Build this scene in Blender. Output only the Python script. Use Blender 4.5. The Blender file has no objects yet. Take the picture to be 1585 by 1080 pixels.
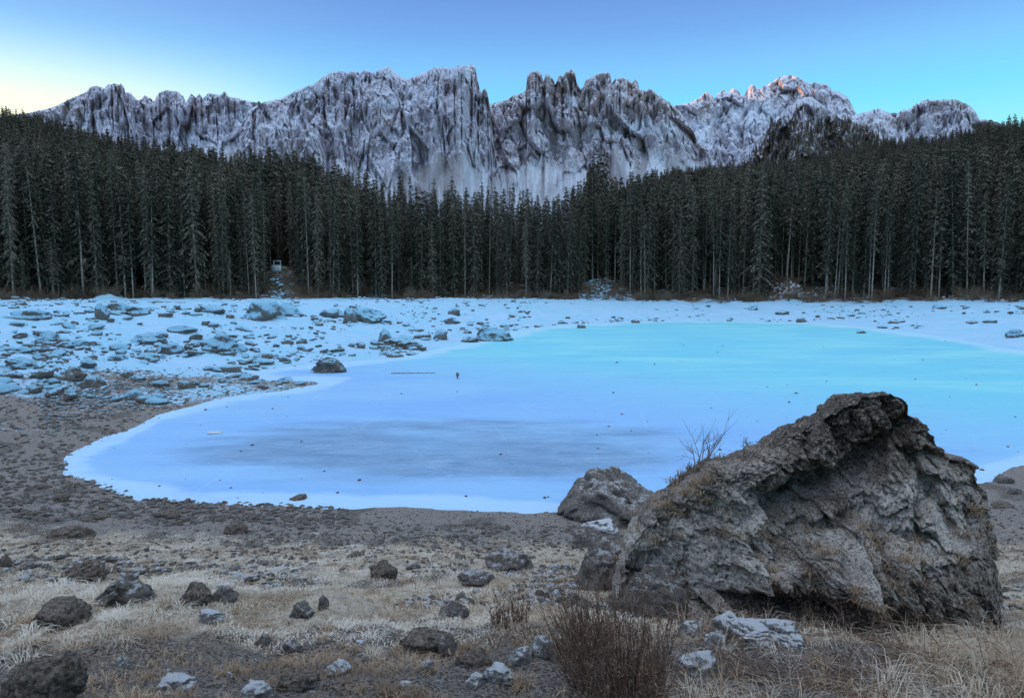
import bpy, bmesh, math, random
import numpy as np
from mathutils import Vector

scene = bpy.context.scene
COL = scene.collection
R = math.radians

# ------------------------------------------------------------------ camera
F = 1057.0                      # focal length in photo pixels (photo 1585 x 1080)
PITCH = math.atan(100.0 / F)
CAMZ = 8.0
cam_d = bpy.data.cameras.new("camera")
cam_d.sensor_width = 36.0
cam_d.lens = 36.0 * F / 1585.0
cam_d.clip_start = 0.05
cam_d.clip_end = 30000
cam = bpy.data.objects.new("camera", cam_d)
COL.objects.link(cam)
cam.location = (0, 0, CAMZ)
cam.rotation_euler = (math.pi / 2 - PITCH, 0, 0)
scene.camera = cam

# ------------------------------------------------------------------ light
SUN_AZ, SUN_EL = R(-85), R(3.5)         # azimuth from +Y, negative = left
SUN_DIR = Vector((math.sin(SUN_AZ) * math.cos(SUN_EL), math.cos(SUN_AZ) * math.cos(SUN_EL), math.sin(SUN_EL)))


def srgb(r, g, b):
    f = lambda c: (c / 255) / 12.92 if c / 255 <= .04045 else ((c / 255 + .055) / 1.055) ** 2.4
    return (f(r), f(g), f(b), 1.0)


world = bpy.data.worlds.new("World")
scene.world = world
world.use_nodes = True
wt = world.node_tree
wt.nodes.clear()
wn = wt.nodes.new
w_out = wn("ShaderNodeOutputWorld")
w_bg = wn("ShaderNodeBackground")
w_sky = wn("ShaderNodeTexSky")
w_sky.sky_type = 'NISHITA'
w_sky.sun_disc = False
w_sky.sun_elevation = SUN_EL
w_sky.sun_rotation = SUN_AZ
w_sky.altitude = 1500
w_sky.air_density = 1.0
w_sky.dust_density = 0.6
w_sky.ozone_density = 3.0
w_tc = wn("ShaderNodeTexCoord")
w_sep = wn("ShaderNodeSeparateXYZ")
wt.links.new(w_tc.outputs["Generated"], w_sep.inputs[0])
# clear evening gradient with height, the same all round the horizon
w_rmp = wn("ShaderNodeValToRGB")
cr = w_rmp.color_ramp
SKY = 10.0
stops = [(0.00, srgb(172, 198, 198)), (0.17, srgb(126, 194, 202)), (0.235, srgb(100, 178, 204)),
         (0.285, srgb(102, 158, 202)), (0.33, srgb(92, 136, 190)), (0.385, srgb(84, 116, 172)),
         (0.55, srgb(142, 174, 216)), (1.0, srgb(204, 216, 234))]
cr.elements[0].position, cr.elements[0].color = stops[0]
cr.elements[1].position, cr.elements[1].color = stops[-1]
for p_, c_ in stops[1:-1]:
    e = cr.elements.new(p_)
    e.color = c_
wt.links.new(w_sep.outputs["Z"], w_rmp.inputs[0])
w_sc = wn("ShaderNodeVectorMath"); w_sc.operation = 'SCALE'
wt.links.new(w_rmp.outputs[0], w_sc.inputs[0]); w_sc.inputs["Scale"].default_value = SKY
# glow round the sunset
w_dot = wn("ShaderNodeVectorMath"); w_dot.operation = 'DOT_PRODUCT'
w_nrm = wn("ShaderNodeVectorMath"); w_nrm.operation = 'NORMALIZE'
wt.links.new(w_tc.outputs["Generated"], w_nrm.inputs[0])
wt.links.new(w_nrm.outputs[0], w_dot.inputs[0])
gaz = R(-50)
w_dot.inputs[1].default_value = (math.sin(gaz) * .985, math.cos(gaz) * .985, .17)
w_gl = wn("ShaderNodeMapRange"); w_gl.interpolation_type = 'SMOOTHERSTEP'
w_gl.inputs[1].default_value = .74; w_gl.inputs[2].default_value = 1.0
wt.links.new(w_dot.outputs["Value"], w_gl.inputs[0])
w_glm = wn("ShaderNodeMath"); w_glm.operation = 'MULTIPLY'; w_low = wn("ShaderNodeMapRange"); w_low.interpolation_type = 'SMOOTHSTEP'   # strongest low over the horizon
for k_, v_ in zip((1, 2, 3, 4), (.18, .31, .88, .05)): w_low.inputs[k_].default_value = v_
wt.links.new(w_sep.outputs["Z"], w_low.inputs[0])
wt.links.new(w_low.outputs[0], w_glm.inputs[1])
wt.links.new(w_gl.outputs[0], w_glm.inputs[0])
w_mx2 = wn("ShaderNodeMix"); w_mx2.data_type = 'RGBA'
gc = srgb(226, 222, 184)
w_mx2.inputs["B"].default_value = (gc[0] * SKY, gc[1] * SKY, gc[2] * SKY, 1)
wt.links.new(w_glm.outputs[0], w_mx2.inputs["Factor"])
w_mx = wn("ShaderNodeMix"); w_mx.data_type = 'RGBA'
w_mx.inputs["Factor"].default_value = .88
wt.links.new(w_sky.outputs[0], w_mx.inputs["A"])
wt.links.new(w_sc.outputs[0], w_mx2.inputs["A"])
wt.links.new(w_mx2.outputs["Result"], w_mx.inputs["B"])
wt.links.new(w_mx.outputs["Result"], w_bg.inputs[0])
w_bg.inputs[1].default_value = 0.11
wt.links.new(w_bg.outputs[0], w_out.inputs[0])

sun_d = bpy.data.lights.new("sun", 'SUN')
sun_d.energy = 2.3
sun_d.angle = R(0.5)
sun_d.color = (1.0, .44, .10)
sun = bpy.data.objects.new("sun", sun_d)
COL.objects.link(sun)
sun.rotation_euler = SUN_DIR.to_track_quat('Z', 'Y').to_euler()
sun.location = (0, 0, 3000)

vs = scene.view_settings
vs.view_transform = 'Standard'
vs.look = 'None'
vs.exposure = 0.8
vs.gamma = 1.0
scene.render.film_transparent = False
scene.cycles.max_bounces = 5
scene.cycles.diffuse_bounces = 3
scene.cycles.glossy_bounces = 2
scene.cycles.transmission_bounces = 2
scene.cycles.use_adaptive_sampling = True
scene.cycles.use_denoising = True

# ------------------------------------------------------------------ noise
_rs = np.random.RandomState(7)
_PERM = _rs.permutation(256).astype(np.int32)
_PERM = np.concatenate([_PERM, _PERM, _PERM])
_GR = _rs.normal(size=(256, 3))
_GR /= np.linalg.norm(_GR, axis=1)[:, None]


def noise(x, y, z=0.0):
    x, y, z = np.broadcast_arrays(np.asarray(x, float), np.asarray(y, float), np.asarray(z, float))
    xi, yi, zi = np.floor(x).astype(np.int64), np.floor(y).astype(np.int64), np.floor(z).astype(np.int64)
    xf, yf, zf = x - xi, y - yi, z - zi
    u, v, w = [t * t * t * (t * (t * 6 - 15) + 10) for t in (xf, yf, zf)]
    out = 0
    for dx in (0, 1):
        for dy in (0, 1):
            for dz in (0, 1):
                h = _PERM[_PERM[_PERM[(xi + dx) & 255] + ((yi + dy) & 255)] + ((zi + dz) & 255)]
                g = _GR[h]
                d = g[..., 0] * (xf - dx) + g[..., 1] * (yf - dy) + g[..., 2] * (zf - dz)
                wgt = (u if dx else 1 - u) * (v if dy else 1 - v) * (w if dz else 1 - w)
                out = out + wgt * d
    return out * 1.6


def fbm(x, y, z=0.0, o=4, g=.5):
    s, a, f = 0, 1.0, 1.0
    for k in range(o):
        s = s + a * noise(np.asarray(x) * f + 17.3 * k, np.asarray(y) * f - 9.1 * k, np.asarray(z) * f + 3.7 * k)
        a *= g
        f *= 2.03
    return s


def ridged(x, y, z=0.0, o=4, g=.5):
    s, a, f = 0, 1.0, 1.0
    for k in range(o):
        s = s + a * (1 - 2 * np.abs(noise(np.asarray(x) * f + 7.3 * k, np.asarray(y) * f - 5.1 * k, np.asarray(z) * f + 1.7 * k)))
        a *= g
        f *= 2.05
    return s


def worley(x, y, z, seed=0):
    """nearest and second nearest cell distance and a random value of the nearest cell"""
    x, y, z = [np.asarray(t, float).ravel() for t in (x, y, z)]
    xi, yi, zi = [np.floor(t).astype(np.int64) for t in (x, y, z)]
    f1 = np.full(x.shape, 9.0); f2 = np.full(x.shape, 9.0); idv = np.zeros(x.shape); tl_ = np.zeros(x.shape)
    for dx in (-1, 0, 1):
        for dy in (-1, 0, 1):
            for dz in (-1, 0, 1):
                h = _PERM[_PERM[_PERM[(xi + dx + seed) & 255] + ((yi + dy) & 255)] + ((zi + dz) & 255)]
                g = _GR[h]
                ex, ey, ez = xi + dx + .5 + .42 * g[:, 0] - x, yi + dy + .5 + .42 * g[:, 1] - y, zi + dz + .5 + .42 * g[:, 2] - z
                d = np.sqrt(ex * ex + ey * ey + ez * ez)
                c = d < f1
                f2 = np.where(c, f1, np.minimum(f2, d))
                r_ = (h * 37 % 256) / 255.0
                idv = np.where(c, r_, idv)
                g2 = _GR[(h * 5 + 11) & 255]
                tl_ = np.where(c, -(ex * g2[:, 0] + ey * g2[:, 1] + ez * g2[:, 2]), tl_)
                f1 = np.where(c, d, f1)
    return f1, f2, idv, tl_


def sstep(a, b, x):
    t = np.clip((np.asarray(x, float) - a) / (b - a), 0, 1)
    return t * t * (3 - 2 * t)


# ------------------------------------------------------------------ photo pixel <-> place (layout measuring)
CP, SP = math.cos(PITCH), math.sin(PITCH)


def ray(px, py):
    a = (np.asarray(px, float) - 792.5) / F
    b = (540.0 - np.asarray(py, float)) / F
    return a + 0 * b, CP + SP * b + 0 * a, -SP + CP * b + 0 * a


def plane_hit(px, py, z=0.0):
    dx, dy, dz = ray(px, py)
    t = (z - CAMZ) / dz
    return dx * t, dy * t


# ------------------------------------------------------------------ mesh helpers
def mesh_np(name, verts, faces, smooth=False):
    """verts (n,3), faces: (m,k) array or list of such arrays"""
    me = bpy.data.meshes.new(name)
    verts = np.ascontiguousarray(verts, dtype=np.float32)
    fl = [np.asarray(f, dtype=np.int32) for f in (faces if isinstance(faces, list) else [faces]) if len(f)]
    me.vertices.add(len(verts))
    me.vertices.foreach_set("co", verts.ravel())
    loops = np.concatenate([f.ravel() for f in fl])
    sizes = np.concatenate([np.full(len(f), f.shape[1], np.int32) for f in fl])
    starts = np.concatenate([[0], np.cumsum(sizes)[:-1]]).astype(np.int32)
    me.loops.add(len(loops))
    me.loops.foreach_set("vertex_index", loops)
    me.polygons.add(len(sizes))
    me.polygons.foreach_set("loop_start", starts)
    me.update(calc_edges=True)
    me.validate()
    if smooth:
        me.polygons.foreach_set("use_smooth", np.ones(len(me.polygons), dtype=bool))
    return me


def add_attr(me, name, vals):
    a = me.attributes.new(name, 'FLOAT', 'POINT')
    a.data.foreach_set("value", np.ascontiguousarray(vals, dtype=np.float32))


def obj(name, me, mat=None, parent=None, loc=None):
    o = bpy.data.objects.new(name, me)
    COL.objects.link(o)
    if mat is not None and me is not None and len(me.materials) == 0:
        me.materials.append(mat)
    if parent is not None:
        o.parent = parent
    if loc is not None:
        o.location = loc
    return o


def tag(o, label=None, cat=None, group=None, kind=None):
    if label: o["label"] = label
    if cat: o["category"] = cat
    if group: o["group"] = group
    if kind: o["kind"] = kind
    return o


def empty(name, loc, rz=0.0):
    o = bpy.data.objects.new(name, None)
    o.empty_display_size = .3
    COL.objects.link(o)
    o.location = loc
    o.rotation_euler = (0, 0, rz)
    return o


def grid_faces(nu, nv, wrap_u=False):
    i = np.arange(nu if wrap_u else nu - 1)
    j = np.arange(nv - 1)
    I, J = np.meshgrid(i, j, indexing='ij')
    I2 = (I + 1) % nu
    return np.stack([I * nv + J, I2 * nv + J, I2 * nv + J + 1, I * nv + J + 1], -1).reshape(-1, 4)


class MB:
    """collects simple shapes into one mesh"""
    def __init__(s):
        s.v, s.q, s.t, s.n = [], [], [], 0

    def add(s, v, q=None, t=None):
        v = np.asarray(v, float)
        if q is not None and len(q): s.q.append(np.asarray(q) + s.n)
        if t is not None and len(t): s.t.append(np.asarray(t) + s.n)
        s.v.append(v)
        s.n += len(v)

    def box(s, c, h, rz=0.0):
        x, y, z = h
        v = np.array([(a * x, b * y, d * z) for a in (-1, 1) for b in (-1, 1) for d in (-1, 1)], float)
        cs, sn = math.cos(rz), math.sin(rz)
        v = np.stack([v[:, 0] * cs - v[:, 1] * sn, v[:, 0] * sn + v[:, 1] * cs, v[:, 2]], 1) + np.array(c)
        s.add(v, [(0, 1, 3, 2), (4, 6, 7, 5), (0, 4, 5, 1), (2, 3, 7, 6), (0, 2, 6, 4), (1, 5, 7, 3)])

    def tube(s, pts, rad, n=5, cap=True):
        pts = np.asarray(pts, float)
        rad = np.broadcast_to(np.asarray(rad, float), (len(pts),))
        d = np.gradient(pts, axis=0)
        d /= np.linalg.norm(d, axis=1)[:, None] + 1e-9
        ref = np.array([0, 0, 1.0]) if abs(d[0][2]) < .9 else np.array([1.0, 0, 0])
        a = np.cross(d, ref); a /= np.linalg.norm(a, axis=1)[:, None] + 1e-9
        b = np.cross(d, a)
        an = np.arange(n) * 2 * math.pi / n
        v = pts[:, None] + rad[:, None, None] * (a[:, None] * np.cos(an)[None, :, None] + b[:, None] * np.sin(an)[None, :, None])
        m = len(pts)
        q = []
        for i in range(m - 1):
            for k in range(n):
                q.append((i * n + k, i * n + (k + 1) % n, (i + 1) * n + (k + 1) % n, (i + 1) * n + k))
        t = []
        if cap:
            t = [((m - 1) * n, (m - 1) * n + k, (m - 1) * n + k + 1) for k in range(1, n - 1)]
            t += [(0, k + 1, k) for k in range(1, n - 1)]
        s.add(v.reshape(-1, 3), q, t)

    def mesh(s, name, smooth=False):
        fl = []
        if s.q: fl.append(np.concatenate(s.q))
        if s.t: fl.append(np.concatenate(s.t))
        return mesh_np(name, np.concatenate(s.v), fl, smooth)


# ------------------------------------------------------------------ materials
class NT:
    def __init__(s, name, rough=.9, spec=.2):
        s.m = bpy.data.materials.new(name)
        s.m.use_nodes = True
        s.t = s.m.node_tree
        s.b = s.t.nodes["Principled BSDF"]
        s.b.inputs["Roughness"].default_value = rough
        s.b.inputs["Specular IOR Level"].default_value = spec
        s.coord = s.t.nodes.new("ShaderNodeTexCoord")
        s.geo = s.t.nodes.new("ShaderNodeNewGeometry")

    def l(s, a, b): s.t.links.new(a, b)

    def map(s, src, scale):
        n = s.t.nodes.new("ShaderNodeMapping")
        n.inputs["Scale"].default_value = scale
        s.l(src, n.inputs[0])
        return n.outputs[0]

    def noise(s, vec, scale, detail=6, rough=.6, dist=0.0):
        n = s.t.nodes.new("ShaderNodeTexNoise")
        n.inputs["Scale"].default_value = scale
        n.inputs["Detail"].default_value = detail
        n.inputs["Roughness"].default_value = rough
        n.inputs["Distortion"].default_value = dist
        s.l(vec, n.inputs["Vector"])
        return n.outputs["Fac"]

    def vor(s, vec, scale, feat='F1', out="Distance"):
        n = s.t.nodes.new("ShaderNodeTexVoronoi")
        n.feature = feat
        n.inputs["Scale"].default_value = scale
        s.l(vec, n.inputs["Vector"])
        return n.outputs[out]

    def rng(s, v, a, b, c=0.0, d=1.0, smooth=True):
        n = s.t.nodes.new("ShaderNodeMapRange")
        n.interpolation_type = 'SMOOTHSTEP' if smooth else 'LINEAR'
        n.inputs[1].default_value, n.inputs[2].default_value = a, b
        n.inputs[3].default_value, n.inputs[4].default_value = c, d
        s.l(v, n.inputs[0])
        return n.outputs[0]

    def math(s, op, a, b=None, c=None):
        n = s.t.nodes.new("ShaderNodeMath")
        n.operation = op
        for k, x in enumerate((a, b, c)):
            if x is None: continue
            if isinstance(x, (int, float)): n.inputs[k].default_value = x
            else: s.l(x, n.inputs[k])
        return n.outputs[0]

    def mix(s, f, a, b):
        n = s.t.nodes.new("ShaderNodeMix")
        n.data_type = 'RGBA'
        for k, x in (("Factor", f), ("A", a), ("B", b)):
            if isinstance(x, (int, float)): n.inputs[k].default_value = x
            elif isinstance(x, (tuple, list)): n.inputs[k].default_value = (*x[:3], 1)
            else: s.l(x, n.inputs[k])
        return n.outputs["Result"]

    def attr(s, name):
        n = s.t.nodes.new("ShaderNodeAttribute")
        n.attribute_name = name
        return n.outputs["Fac"]

    def nz(s):
        n = s.t.nodes.new("ShaderNodeSeparateXYZ")
        s.l(s.geo.outputs["Normal"], n.inputs[0])
        return n.outputs["Z"]

    def bump(s, h, dist, strength=1.0, prev=None):
        n = s.t.nodes.new("ShaderNodeBump")
        n.inputs["Distance"].default_value = dist
        n.inputs["Strength"].default_value = strength
        s.l(h, n.inputs["Height"])
        if prev is not None: s.l(prev, n.inputs["Normal"])
        return n.outputs[0]

    def done(s, color, normal=None):
        if isinstance(color, (tuple, list)): s.b.inputs["Base Color"].default_value = (*color[:3], 1)
        else: s.l(color, s.b.inputs["Base Color"])
        if normal is not None: s.l(normal, s.b.inputs["Normal"])
        return s.m


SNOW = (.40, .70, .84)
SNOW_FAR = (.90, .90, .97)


def rock_mat(name, dark, light, snow=0.0, scale=1.0, frost=(.62, .66, .72), warm=None, crack=1.0, lichen=False):
    n = NT(name, .85, .25)
    v = n.coord.outputs["Object"]
    n1 = n.noise(v, 1.6 * scale, 8, .65)
    n2 = n.noise(v, 9 * scale, 8, .7, .6)
    n3 = n.noise(v, 45 * scale, 4, .7)
    col = n.mix(n.rng(n2, .36, .66), dark, light)
    col = n.mix(n.rng(n1, .42, .68, 0, .55), col, tuple(c * .45 for c in dark))
    if warm: col = n.mix(n.rng(n.noise(v, 3.3 * scale, 4), .5, .66, 0, .7), col, warm)
    col = n.mix(n.rng(n3, .60, .72, 0, .55), col, tuple(min(1, c * 1.8) for c in light))
    if lichen:                                  # pale broken faces and crusts between the darker rock
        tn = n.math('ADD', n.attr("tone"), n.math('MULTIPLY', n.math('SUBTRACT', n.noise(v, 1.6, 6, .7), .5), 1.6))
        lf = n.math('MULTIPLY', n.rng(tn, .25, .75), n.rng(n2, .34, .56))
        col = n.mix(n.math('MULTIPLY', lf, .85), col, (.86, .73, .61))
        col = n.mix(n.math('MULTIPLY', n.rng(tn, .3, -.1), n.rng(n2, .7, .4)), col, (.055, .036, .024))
    if snow > 0:
        f = n.math('ADD', n.nz(), n.math('MULTIPLY', n.math('SUBTRACT', n2, .5), 1.5))
        f = n.rng(f, .95 - snow, 1.15 - snow)
        col = n.mix(f, col, frost)
    h = n.math('ADD', n.math('MULTIPLY', n2, .6), n.math('MULTIPLY', n3, .25))
    h = n.math('ADD', h, n.math('MULTIPLY', n.noise(v, 22 * scale, 6, .75, .3), .8))
    return n.done(col, n.bump(h, .12 / scale, 1.0))


M = {}
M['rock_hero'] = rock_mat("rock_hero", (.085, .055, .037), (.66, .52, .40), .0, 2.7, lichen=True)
M['rock_dark'] = rock_mat("rock_dark", (.10, .07, .05), (.40, .31, .235), .0, 2.6)
M['rock_grey'] = rock_mat("rock_grey", (.18, .14, .11), (.44, .37, .31), .12, 1.5, (.62, .60, .57))
M['rock_pale'] = rock_mat("rock_pale", (.26, .22, .19), (.66, .61, .55), .34, 2.2, (.80, .78, .75))
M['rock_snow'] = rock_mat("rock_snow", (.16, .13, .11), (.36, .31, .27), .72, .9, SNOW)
M['rock_shore'] = rock_mat("rock_shore", (.15, .115, .09), (.36, .30, .245), .30, .9, SNOW)

M['gravel_a'] = rock_mat("gravel_a", (.19, .155, .13), (.46, .395, .335), 0, .9)
M['gravel_b'] = rock_mat("gravel_b", (.30, .25, .21), (.60, .54, .48), 0, .9)

n = NT("needles", .8, .15)
oi = n.t.nodes.new("ShaderNodeObjectInfo")
rf = n.rng(oi.outputs["Random"], 0, 1, 0, 1, False)
nn = n.noise(n.coord.outputs["Object"], .9, 3)
c_ = n.mix(n.rng(nn, .35, .65), (.036, .034, .022), (.135, .120, .080))
c_ = n.mix(n.math('MULTIPLY', n.math('POWER', rf, 2.0), .75), c_, (.27, .215, .15))
M['needles'] = n.done(c_)
n = NT("needles_brown", .85, .1)
oi = n.t.nodes.new("ShaderNodeObjectInfo")
c_ = n.mix(oi.outputs["Random"], (.11, .088, .066), (.36, .285, .21))
M['larch'] = n.done(c_)
n = NT("bark", .9, .1)
v = n.map(n.coord.outputs["Object"], (3, 3, .6))
c_ = n.mix(n.rng(n.noise(v, 2.0, 5), .35, .65), (.17, .125, .09), (.48, .385, .30))
M['bark'] = n.done(c_)
n = NT("dead_twig", .85, .1)
M['twig'] = n.done(n.mix(n.noise(n.coord.outputs["Object"], 6, 3), (.13, .085, .055), (.34, .24, .16)))
n = NT("heather", .85, .1)
M['heather'] = n.done(n.mix(n.rng(n.noise(n.coord.outputs["Object"], 9, 3), .35, .65), (.10, .055, .036), (.32, .20, .135)))
n = NT("white_paint", .6, .3)
M['white'] = n.done(n.mix(n.rng(n.noise(n.coord.outputs["Object"], 2.2, 4), .4, .75), (.82, .80, .78), (.62, .60, .57)))
n = NT("dark_interior", .8, .2)
M['black'] = n.done((.03, .03, .03))
n = NT("fence_wood", .85, .15)
M['wood'] = n.done(n.mix(n.noise(n.coord.outputs["Object"], 5, 4), (.30, .24, .19), (.55, .47, .40)))


def grass_mat(name, a, b, c):
    n = NT(name, .75, .2)
    oi = n.t.nodes.new("ShaderNodeObjectInfo")
    col = n.mix(oi.outputs["Random"], a, b)
    col = n.mix(n.rng(n.noise(n.geo.outputs["Position"], .55, 3), .48, .68), col, c)
    return n.done(col)


M['grass'] = grass_mat("dry_grass", (.58, .45, .31), (.76, .65, .50), (.42, .30, .20))
M['grass_frost'] = grass_mat("frosted_grass", (.74, .62, .46), (.84, .76, .63), (.58, .44, .29))
M['grass_brown'] = grass_mat("brown_grass", (.33, .22, .135), (.52, .37, .235), (.22, .15, .095))

# ------------------------------------------------------------------ terrain shape
shore_px = [(80, 715), (120, 741), (185, 765), (260, 778), (400, 782), (600, 784), (760, 788), (880, 793), (1000, 798),
            (1150, 800), (1300, 790), (1430, 765), (1535, 741), (1585, 718)]
sh = [tuple(float(c) for c in plane_hit(x, y)) for x, y in shore_px]
sh += [(40, 38), (62, 52), (74, 66), (72, 75)]
sh += [tuple(float(c) for c in plane_hit(x, y)) for x, y in
       [(1585, 546), (1500, 527), (1400, 513), (1300, 502), (1200, 498), (1100, 497), (1000, 498), (900, 501), (800, 508),
        (765, 524), (700, 534), (640, 549), (590, 556), (540, 560), (470, 566), (400, 572), (370, 580), (400, 590),
        (480, 589), (500, 594), (430, 606), (330, 616), (230, 650), (140, 686)]]
poly = np.array(sh)
for _ in range(2):                                  # round the corners
    nx = np.roll(poly, -1, axis=0)
    poly = np.stack([poly * .75 + nx * .25, poly * .25 + nx * .75], 1).reshape(-1, 2)


def shore_sd(x, y):
    x = np.asarray(x, float).ravel(); y = np.asarray(y, float).ravel()
    best = np.full(x.shape, 1e18)
    inside = np.zeros(x.shape, bool)
    P = poly
    for k in range(len(P)):
        ax, ay = P[k]; bx, by = P[(k + 1) % len(P)]
        ex, ey = bx - ax, by - ay
        t = np.clip(((x - ax) * ex + (y - ay) * ey) / (ex * ex + ey * ey + 1e-12), 0, 1)
        best = np.minimum(best, (x - ax - t * ex) ** 2 + (y - ay - t * ey) ** 2)
        cnd = ((ay > y) != (by > y)) & (x < (bx - ax) * (y - ay) / (by - ay + 1e-12) + ax)
        inside ^= cnd
    d = np.sqrt(best)
    return np.where(inside, -d, d)


# hill ridge lines: photo column -> (tree top row, depth of ridge)
SKL_PX = [-700, -300, 0, 60, 130, 200, 300, 400, 480, 530, 600, 700, 860, 950, 1000, 1040, 1100, 1222, 1271, 1299, 1360, 1427, 1482, 1544, 1585, 1900, 2300]
SKL_PY = [120, 150, 183, 196, 210, 229, 247, 256, 262, 268, 284, 291, 293, 293, 287, 278, 268, 260, 252, 243, 232, 225, 217, 203, 198, 165, 140]
SKL_D = [520, 500, 470, 460, 450, 430, 390, 350, 310, 280, 240, 230, 230, 260, 420, 560, 700, 720, 700, 680, 640, 590, 560, 530, 510, 480, 480]
TRL_PX = [-700, -300, 0, 200, 420, 600, 800, 1000, 1200, 1400, 1585, 1900, 2300]
TRL_D = [120, 135, 150, 165, 176, 184, 188, 188, 182, 168, 152, 130, 120]
TREE_H = 27.0


def cols(x, y):
    return 792.5 + F * CP * np.asarray(x) / np.maximum(np.asarray(y), 1e-3)


def H(x, y):
    shp = np.shape(x)
    x = np.asarray(x, float).ravel(); y = np.asarray(y, float).ravel()
    sd = shore_sd(x, y)
    sdn = sd + .5 * noise(x * .35, y * .35) + .18 * noise(x * 1.3, y * 1.3)
    near = np.interp(sdn, [-30, -6, -1, 0, 2, 5, 10, 15, 20, 25, 60], [-4, -1.6, -.25, 0.0, .15, .6, 2.0, 3.6, 5.0, 6.3, 12])
    far = np.interp(sdn, [-30, -6, -1, 0, 6, 14, 25, 40, 100, 4000], [-4, -1.4, -.18, 0.0, .35, 1.05, 2.3, 4.0, 4.5, 4.5])
    w = sstep(27, 42, y)
    z = near * (1 - w) + far * w
    # relief
    out = sstep(.2, 4, sd)
    z = z + out * (1 - w) * (.16 * fbm(x * .5, y * .5, 3.1, 4) + .05 * fbm(x * 2.5, y * 2.5, 1.0, 3))
    z = z + sstep(1, 12, sd) * w * (.42 * fbm(x * .11, y * .11, 8.0, 4) + .26 * fbm(x * .6, y * .6, 4.0, 3))
    # forest hills
    c = np.clip(cols(x, y), -700, 2300)
    c = np.where(y < 5, np.where(x < 0, -700, 2300), c)
    dt, dr, row = np.interp(c, TRL_PX, TRL_D), np.interp(c, SKL_PX, SKL_D), np.interp(c, SKL_PX, SKL_PY)
    zr = CAMZ + (440 - row) / F * dr - TREE_H
    zr = np.maximum(zr, 4.5)
    t = np.clip((y - dt) / (dr - dt), 0, 1)
    hill = (zr - 4.3) * t ** 1.1
    back = np.maximum(0, y - dr) * .16
    z = np.where(y > dt, z + hill - np.minimum(back, np.maximum(hill - 2, 0)), z)
    z = z + sstep(0, 12, y - dt) * (1.2 * noise(x * .05, y * .05, 2.2) + 1.7)
    kn = lambda c0, w0, d0, wd, h0: h0 * np.exp(-((c - c0) / w0) ** 2) * np.exp(-((y - dt - d0) / wd) ** 2)
    z = z + kn(443, 34, 13, 7.5, 5.0) + kn(1212, 26, 5, 6, 3.6) + kn(925, 34, 8, 7, 2.4) + kn(170, 20, -3, 5, 1.2) + kn(1495, 40, 0, 5, .9)
    z = np.where(y > 900, z + sstep(900, 2600, y) * 150, z)
    return z.reshape(shp)


def H1(x, y):
    return float(H(np.array([x]), np.array([y]))[0])


def ground_px(px, py, tmax=400.0):
    """first point of the ground along the ray of a photo pixel"""
    dx, dy, dz = [float(c) for c in ray(px, py)]
    t = np.concatenate([np.linspace(2.5, 40, 1500), np.linspace(40.05, tmax, 3000)])
    x, y, z = dx * t, dy * t, CAMZ + dz * t
    hit = z - np.maximum(H(x, y), -.0)
    k = np.argmax(hit < 0)
    if hit[k] >= 0: k = len(t) - 1
    return x[k], y[k], float(max(H1(x[k], y[k]), 0.0))


# terrain sheet: polar grid round the viewer
az = np.concatenate([np.linspace(-180, -56, 26)[:-1], np.linspace(-56, -44, 18)[:-1], np.linspace(-44, 44, 470)[:-1], np.linspace(44, 56, 18)[:-1], np.linspace(56, 180, 26)])
rr = np.concatenate([[.3, 1.2, 2.2], np.geomspace(3.0, 60, 240), np.geomspace(60.8, 420, 190)[1:], np.geomspace(430, 9000, 44)])
AZ, RR = np.meshgrid(np.radians(az), rr, indexing='ij')
# bins follow depth (y) inside the view so that shore lines stay crisp
GX, GY = RR * np.sin(AZ), RR * np.cos(AZ)
GZ = H(GX, GY)
SDg = shore_sd(GX, GY)
gx, gy, gz = GX.ravel(), GY.ravel(), GZ.ravel()
cc = np.clip(np.where(gy < 5, np.where(gx < 0, -700, 2300), cols(gx, gy)), -700, 2300)
dtg = np.interp(cc, TRL_PX, TRL_D)
nb = fbm(gx * .12, gy * .12, 5.0, 4)
snow = sstep(32, 72, gy + .30 * np.maximum(0, -gx - 18) + 15 * nb) * (1 - .15 * sstep(0, 1.5, -SDg))
snow *= .71
snow *= 1 - .9 * sstep(-6, 3, gy - dtg + 4 * nb)
grass = sstep(3.0, 8.0, SDg + 1.6 * nb) * (1 - sstep(24, 34, gy))
forest = sstep(-5, 4, gy - dtg + 5 * nb)
soil = np.maximum(sstep(9.6, 7.0, np.hypot(gx, gy) + 1.4 * nb), .75 * sstep(.1, .5, fbm(gx * .45, gy * .45, 11.0, 4)))
me = mesh_np("ground", np.stack([gx, gy, gz], 1), grid_faces(len(az), len(rr)), True)
for nm, a in (("snow", snow), ("grass", grass), ("forest", forest), ("soil", soil)):
    add_attr(me, nm, a)
n = NT("ground_surface", .9, .2)
P = n.geo.outputs["Position"]
a1 = n.noise(P, .9, 8, .7); a2 = n.noise(P, 6, 8, .75); a3 = n.noise(P, 28, 5, .75); a4 = n.noise(P, .22, 5, .6)
grav = n.mix(n.rng(a3, .38, .66), (.13, .102, .082), (.52, .44, .37))
grav = n.mix(n.rng(a2, .5, .72, 0, .6), grav, (.07, .055, .045))
grav = n.mix(n.rng(n.noise(P, 60, 2), .63, .70, 0, .8), grav, (.62, .58, .54))
gr = n.mix(n.rng(a2, .35, .65), (.38, .28, .19), (.64, .53, .40))
gr = n.mix(n.rng(a1, .5, .66, 0, .7), gr, (.26, .165, .09))
so = n.mix(n.rng(a3, .4, .62), (.06, .045, .035), (.33, .27, .22))
so = n.mix(n.rng(a2, .58, .7, 0, .75), so, (.58, .54, .5))
sn = n.mix(n.rng(a4, .35, .7), SNOW, (.50, .73, .90))
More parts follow.
